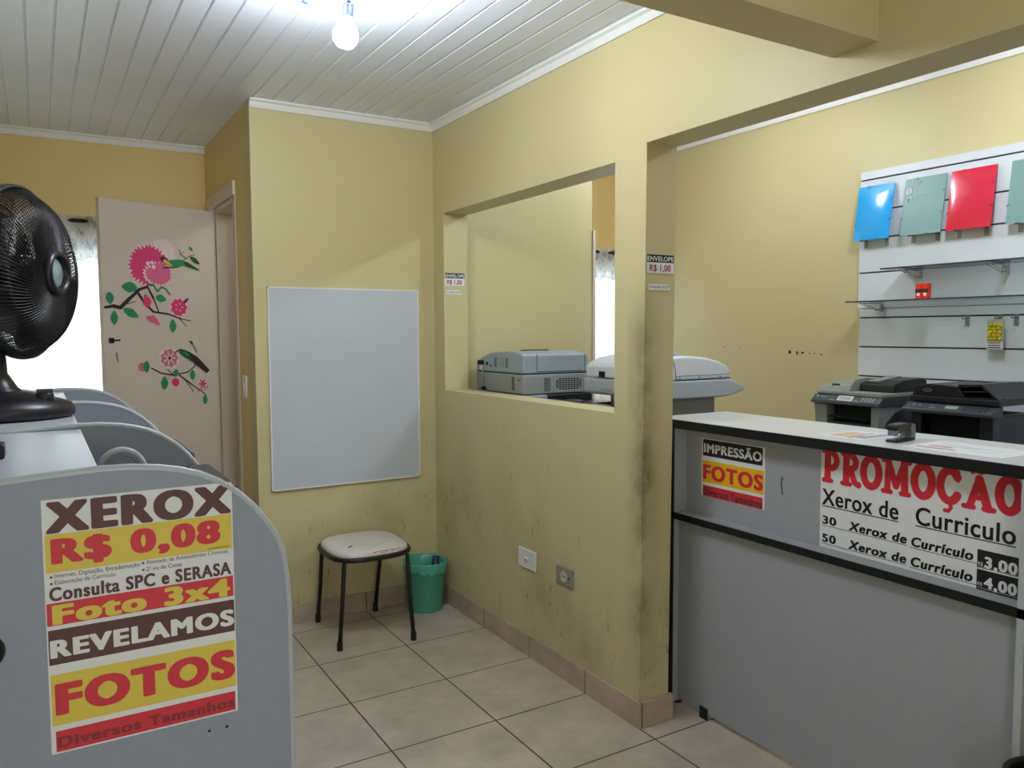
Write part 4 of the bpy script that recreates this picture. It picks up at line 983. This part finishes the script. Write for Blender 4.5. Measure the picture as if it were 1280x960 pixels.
def folder(yl, yr, col, label, hl, squiggle=False, slip=0.):
    zb, zt = 2.036, 2.36; xb, xt = SX-.062, SX-.012
    t = thing('document_folder', label, 'folder', ((xb+xt)/2, (yl+yr)/2, zb), 'folders on the slatwall')
    def P(u, v, d): return Vector((xb+(xt-xb)*v, yl+(yr-yl)*u, zb+(zt-zb)*v))+Vector((-1, 0, -.15)).normalized()*d
    g = MB(); nu, nv = 12, 12; top = []; bot = []
    for j in range(nv+1):
        for i in range(nu+1):
            u, v = i/nu, j/nv; bul = .004+.010*(math.sin(PI*u)**.6)*(math.sin(PI*min(1, v*1.0))**.6) if col is not M_fteal else .006
            top.append(P(u, v, bul)); bot.append(P(u, v, 0))
    N = len(top); fs = [(j*(nu+1)+i, j*(nu+1)+i+1, (j+1)*(nu+1)+i+1, (j+1)*(nu+1)+i) for j in range(nv) for i in range(nu)]
    rim = [i for i in range(nu+1)]+[j*(nu+1)+nu for j in range(1, nv+1)]+[nv*(nu+1)+i for i in range(nu-1, -1, -1)]+[j*(nu+1) for j in range(nv-1, 0, -1)]
    sd = [(rim[k], rim[(k+1) % len(rim)], N+rim[(k+1) % len(rim)], N+rim[k]) for k in range(len(rim))]
    g.add(top+bot, fs+[tuple(a+N for a in f[::-1]) for f in fs], col, True); g.add(top+bot, [q[::-1] for q in sd], col); g.build('cover', t)
    g = MB()
    for u, v in ((.3, 1.0), (.02, .3), (.25, 0.), (.7, 0.), (.98, .72), (.98, .35)):
        g = MB(); d = .012; g.tube([P(max(0, min(1, u-.03)), max(0, min(1, v-.02)), d), P(u, v, d+.002), P(max(0, min(1, u+.03)), max(0, min(1, v+.02)), d)], .0016, M_elastic, 5); g.build('elastic_cord', t)
    if squiggle:
        g = MB(); L = lambda pts, r: g.tube([P(u, v, .0085) for u, v in pts], r*1.3, M_print, 4)
        L([(.17, .99), (.17, .9), (.22, .87), (.3, .87), (.4, .92), (.36, .95), (.27, .94)], .0012); L([(.33, .87), (.28, .8), (.28, .72), (.35, .67), (.52, .69)], .0012)
        L([(.12+.05*math.cos(a), .775+.05*math.sin(a)) for a in [2*PI*i/14 for i in range(15)]], .003); L([(.1, .75), (.1, .8), (.14, .8), (.14, .775), (.1, .775)], .002); L([(.15, .745), (.13, .775)], .002)
        L([(.12, .6), (.12, .66), (.21, .665), (.21, .62)], .003); g.build('printed_emblem', t)
    for f, nm in ((.18, 'left'), (.78, 'right')):
        hook(yl+(yr-yl)*f, 2.051, '%s metal hook under the %s' % (nm, hl), .058)
folder(.832, .600, M_blue, 'glossy bright blue folder, leftmost on the slatwall', 'bright blue folder')
folder(.530, .292, M_fteal, 'pale teal folder with white printed marks, between blue and red folders', 'teal folder with white marks', squiggle=True)
folder(.266, .028, M_fred, 'glossy red folder on the slatwall, between two teal folders', 'red folder')
folder(-.046, -.284, M_fteal, 'plain pale teal folder cut off by the right edge of the photo', 'plain teal folder at the right edge')
def glass_shelf(z, y0, y1, x0, label, by):
    t = thing('glass_shelf', label, 'shelf', ((x0+SX)/2, (y0+y1)/2, z-.05), 'glass shelves on the slatwall')
    g = MB(); g.box(x0, SX-.002, y1, y0, z, z+.006, M_glass); g.build('glass_pane', t)
    g = MB(); g.box(x0-.002, x0, y1, y0, z-.001, z+.007, M_char); g.build('front_edge', t)
    for y in by:
        g = MB(); L = SX-x0
        for o in (-.011, .011):
            g.tube([(SX-.004, y+o, z-.052), (SX-.004, y+o, z-.005), (SX-L*.85, y+o, z-.005)], .0026, M_chrome, 6)
            g.tube([(SX-.004, y+o, z-.05), (SX-L*.3, y+o, z-.036), (SX-L*.82, y+o, z-.007)], .0024, M_chrome, 6)
        g.box(SX-.03, SX-.001, y-.013, y+.013, z-.052, z-.010, M_chrome); g.build('bracket', t)
glass_shelf(1.842, .54, -.95, 2.20, 'upper empty glass shelf on slim chrome brackets, below the folders', (.44, -.03))
glass_shelf(1.662, .76, -.26, 2.20, 'lower glass shelf carrying the small red packs', (.68,))
for k, y in enumerate((.325, .287)):
    t = thing('small_pack', 'small red and dark pack on the glass shelf, %s of the pair' % ('left' if k == 0 else 'right'), 'pack', (2.24, y, 1.668), 'red packs on the glass shelf')
    g = MB(); g.box(2.225, 2.255, y-.017, y+.017, 1.672, 1.752, M_redbox); g.build('carton', t, bevel=.002)
    g = MB(); g.box(2.2242, 2.2256, y-.0172, y+.0172, 1.703, 1.722, M_ink); g.box(2.2242, 2.2256, y-.008, y+.008, 1.685, 1.700, M_print); g.box(2.2236, 2.2243, y-.014, y+.012, 1.71, 1.716, M_leaf2); g.build('printed_band', t)
    g = MB(); g.box(2.215, 2.265, y-.0185, y+.0185, 1.668, 1.672, M_redbox); g.build('base_flap', t)
hook(.165, 1.575, 'bare metal hook on the slatwall left of the yellow packet')
hook(-.004, 1.575, 'metal hook holding the hanging yellow packet')
hook(-.085, 1.575, 'metal hook at the right edge beside the yellow packet')
t = thing('hanging_packet', 'small clear packet of yellow goods hanging from a slatwall hook', 'packet', (SX-.04, -.004, 1.393))
g = MB(); g.box(SX-.042, SX-.036, -.045, .037, 1.393, 1.553, M_packc); g.build('clear_bag', t)
g = MB(); n = 9
for j in range(5):
    for i in range(3):
        cx, cz = -.027+i*.023+(.006 if j % 2 else 0), 1.45+j*.018
        M4 = Matrix.Translation((SX-.043, cx, cz)); g.lathe([(.001, -.012), (.009, -.008), (.0125, 0), (.009, .008), (.001, .012)], M_packy, 9, M4)
g.build('yellow_contents', t)
g = MB(); g.box(SX-.0445, SX-.043, -.044, .036, 1.398, 1.436, M_paper)
for z in (1.43, 1.418, 1.406): g.box(SX-.0455, SX-.044, -.035, .03, z-.003, z+.002, M_twig)
g.build('paper_label', t)

# ------------------------------------------------------------------ things on the counter
t = thing('stapler', 'black and grey stapler standing on the counter top', 'stapler', (.40, -.757, CT))
SM = Matrix.Translation((.400, -.762, CT)) @ Matrix.Rotation(math.radians(8), 4, 'Z') @ Matrix.Scale(.80, 4, (1, 0, 0))
g = MB(); g.box(-.076, .078, -.019, .019, 0, .008, M_black, SM); g.build('base_plate', t, bevel=.003)
g = MB(); g.prism([(-.074, .036), (-.03, .036), (.045, .040), (.055, .052), (.02, .056), (-.06, .056), (-.074, .05)], 1, -.017, .017, M_black); [None]
g.v = [tuple(SM @ Vector(v)) for v in g.v]; g.build('upper_arm', t, bevel=.004)
g = MB(); g.prism([(.03, .008), (.078, .008), (.080, .03), (.076, .05), (.045, .052), (.038, .035), (.048, .022)], 1, -.0185, .0185, M_stap); g.v = [tuple(SM @ Vector(v)) for v in g.v]; g.build('hinge_block', t, bevel=.002)
g = MB(); g.box(-.070, .05, -.012, .012, .027, .036, M_char, SM); g.box(-.072, -.055, -.013, .013, .02, .036, M_stap, SM); g.build('magazine', t)
g = MB(); g.box(-.066, -.045, -.010, .010, .008, .0095, M_steel, SM); g.build('anvil', t)
def leaflet(x0, x1, y0, y1, label, bands):
    g = MB(); g.box(x0, x1, y0, y1, CT+.0002, CT+.001, M_paper)
    for bx0, bx1, by0, by1, m in bands: g.poly([(bx0, by0, CT+.0014), (bx1, by0, CT+.0014), (bx1, by1, CT+.0014), (bx0, by1, CT+.0014)], m)
    tag(g.build('leaflet'), label, 'leaflet', 'leaflets on the counter')
M_fo = mat('faded_orange', (206, 172, 124), rough=.5); M_fg = mat('faded_grey', (156, 156, 158), rough=.5); M_fr = mat('faded_red', (206, 120, 130), rough=.5)
leaflet(.30, .50, -.70, -.53, 'orange and grey printed leaflet on the counter left of the stapler', [(.33, .46, -.60, -.55, M_fo), (.33, .48, -.625, -.61, M_fg), (.34, .49, -.68, -.645, M_fg), (.32, .40, -.645, -.63, M_fr)])
leaflet(.29, .50, -1.12, -.835, 'white leaflet with red lettering on the counter right of the stapler', [(.325, .345, -.97, -.85, M_fr), (.365, .385, -.94, -.87, M_fr), (.40, .405, -1.0, -.87, M_fg), (.42, .424, -1.06, -.94, M_fg), (.36, .364, -1.07, -1.0, M_fg), (.44, .444, -.95, -.87, M_fg)])

# ------------------------------------------------------------------ lamps
def bulb(mb_m, centre, d, parent):
    d = Vector(d).normalized(); c = Vector(centre); M = axis_matrix(c, d)
    g = MB(); g.lathe([(.0135, -.05), (.018, -.043), (.033, -.024), (.041, 0), (.038, .022), (.024, .038), (.0005, .044)], mb_m, 14, M); b = g.build('bulb', parent)
    g = MB(); pr = []
    for k in range(5): pr += [(.0165, -.095+k*.009), (.0185, -.092+k*.009), (.0165, -.089+k*.009)]
    g.lathe([(.001, -.10)]+pr+[(.0165, -.05), (.0135, -.048)], M_sock, 14, M); g.build('socket', parent)
def ceiling_lamp(c, zc, heads, mm, label):
    t = thing('ceiling_lamp', label, 'lamp', (c[0], c[1], zc-.03))
    g = MB(); g.lathe([(.001, -.03), (.05, -.03), (.06, -.02), (.062, -.0005)], M_wht, 28, Matrix.Translation((c[0], c[1], zc))); g.build('ceiling_rose', t)
    for p, d in heads:
        p = Vector(p); d = Vector(d).normalized(); e = p-d*.10
        g = MB(); s = Vector((c[0], c[1], zc-.025)); g.tube([s, s*.5+e*.5+Vector((0, 0, -.01)), e], .007, M_sock, 8); g.build('arm', t)
        bulb(mm, p, d, t)
ceiling_lamp((-1.06, .10), ZC, [((-1.016, .266, 2.455), (-.10, .05, -1)), ((-1.205, .225, 2.538), (-.75, -.62, -.12)), ((-.93, .03, 2.535), (.8, -.4, -.3))], M_bulb, 'lit cluster of white bulbs on the boarded ceiling, top of the photo')
ceiling_lamp((1.28, -.40), ZC2, [((1.28, -.40, 2.76), (0, 0, -1)), ((1.42, -.30, 2.79), (.8, .5, -.6))], M_bulb2, 'lit bulbs on the ceiling of the back room, out of view behind the lintel')
ceiling_lamp((1.50, 1.25), ZC2, [((1.50, 1.25, 2.80), (0, 0, -1))], M_bulb2, 'unseen bulb added to brighten the right wall, above the service window')  # added lamp, out of view, lifts the right wall behind the counter
M_bulb3 = mat('added_bulb_inner', (255, 255, 255), emit=110)
ceiling_lamp((-.15, 2.35), ZC, [((-.15, 2.35, 2.50), (0, 0, -1))], M_bulb3, 'unseen bulb added in the small room to brighten the door reveal')  # added lamp with no visible source, lights the doorway reveal
M_bulb4 = mat('added_bulb_front', (255, 255, 255), emit=160)
ceiling_lamp((-.95, -2.2), ZC, [((-.95, -2.2, 2.50), (0, 0, -1))], M_bulb4, 'unseen bulb added near the shop entrance to brighten the beam and lintel')  # added fill lamp, out of view, for the beam face and lintel wall
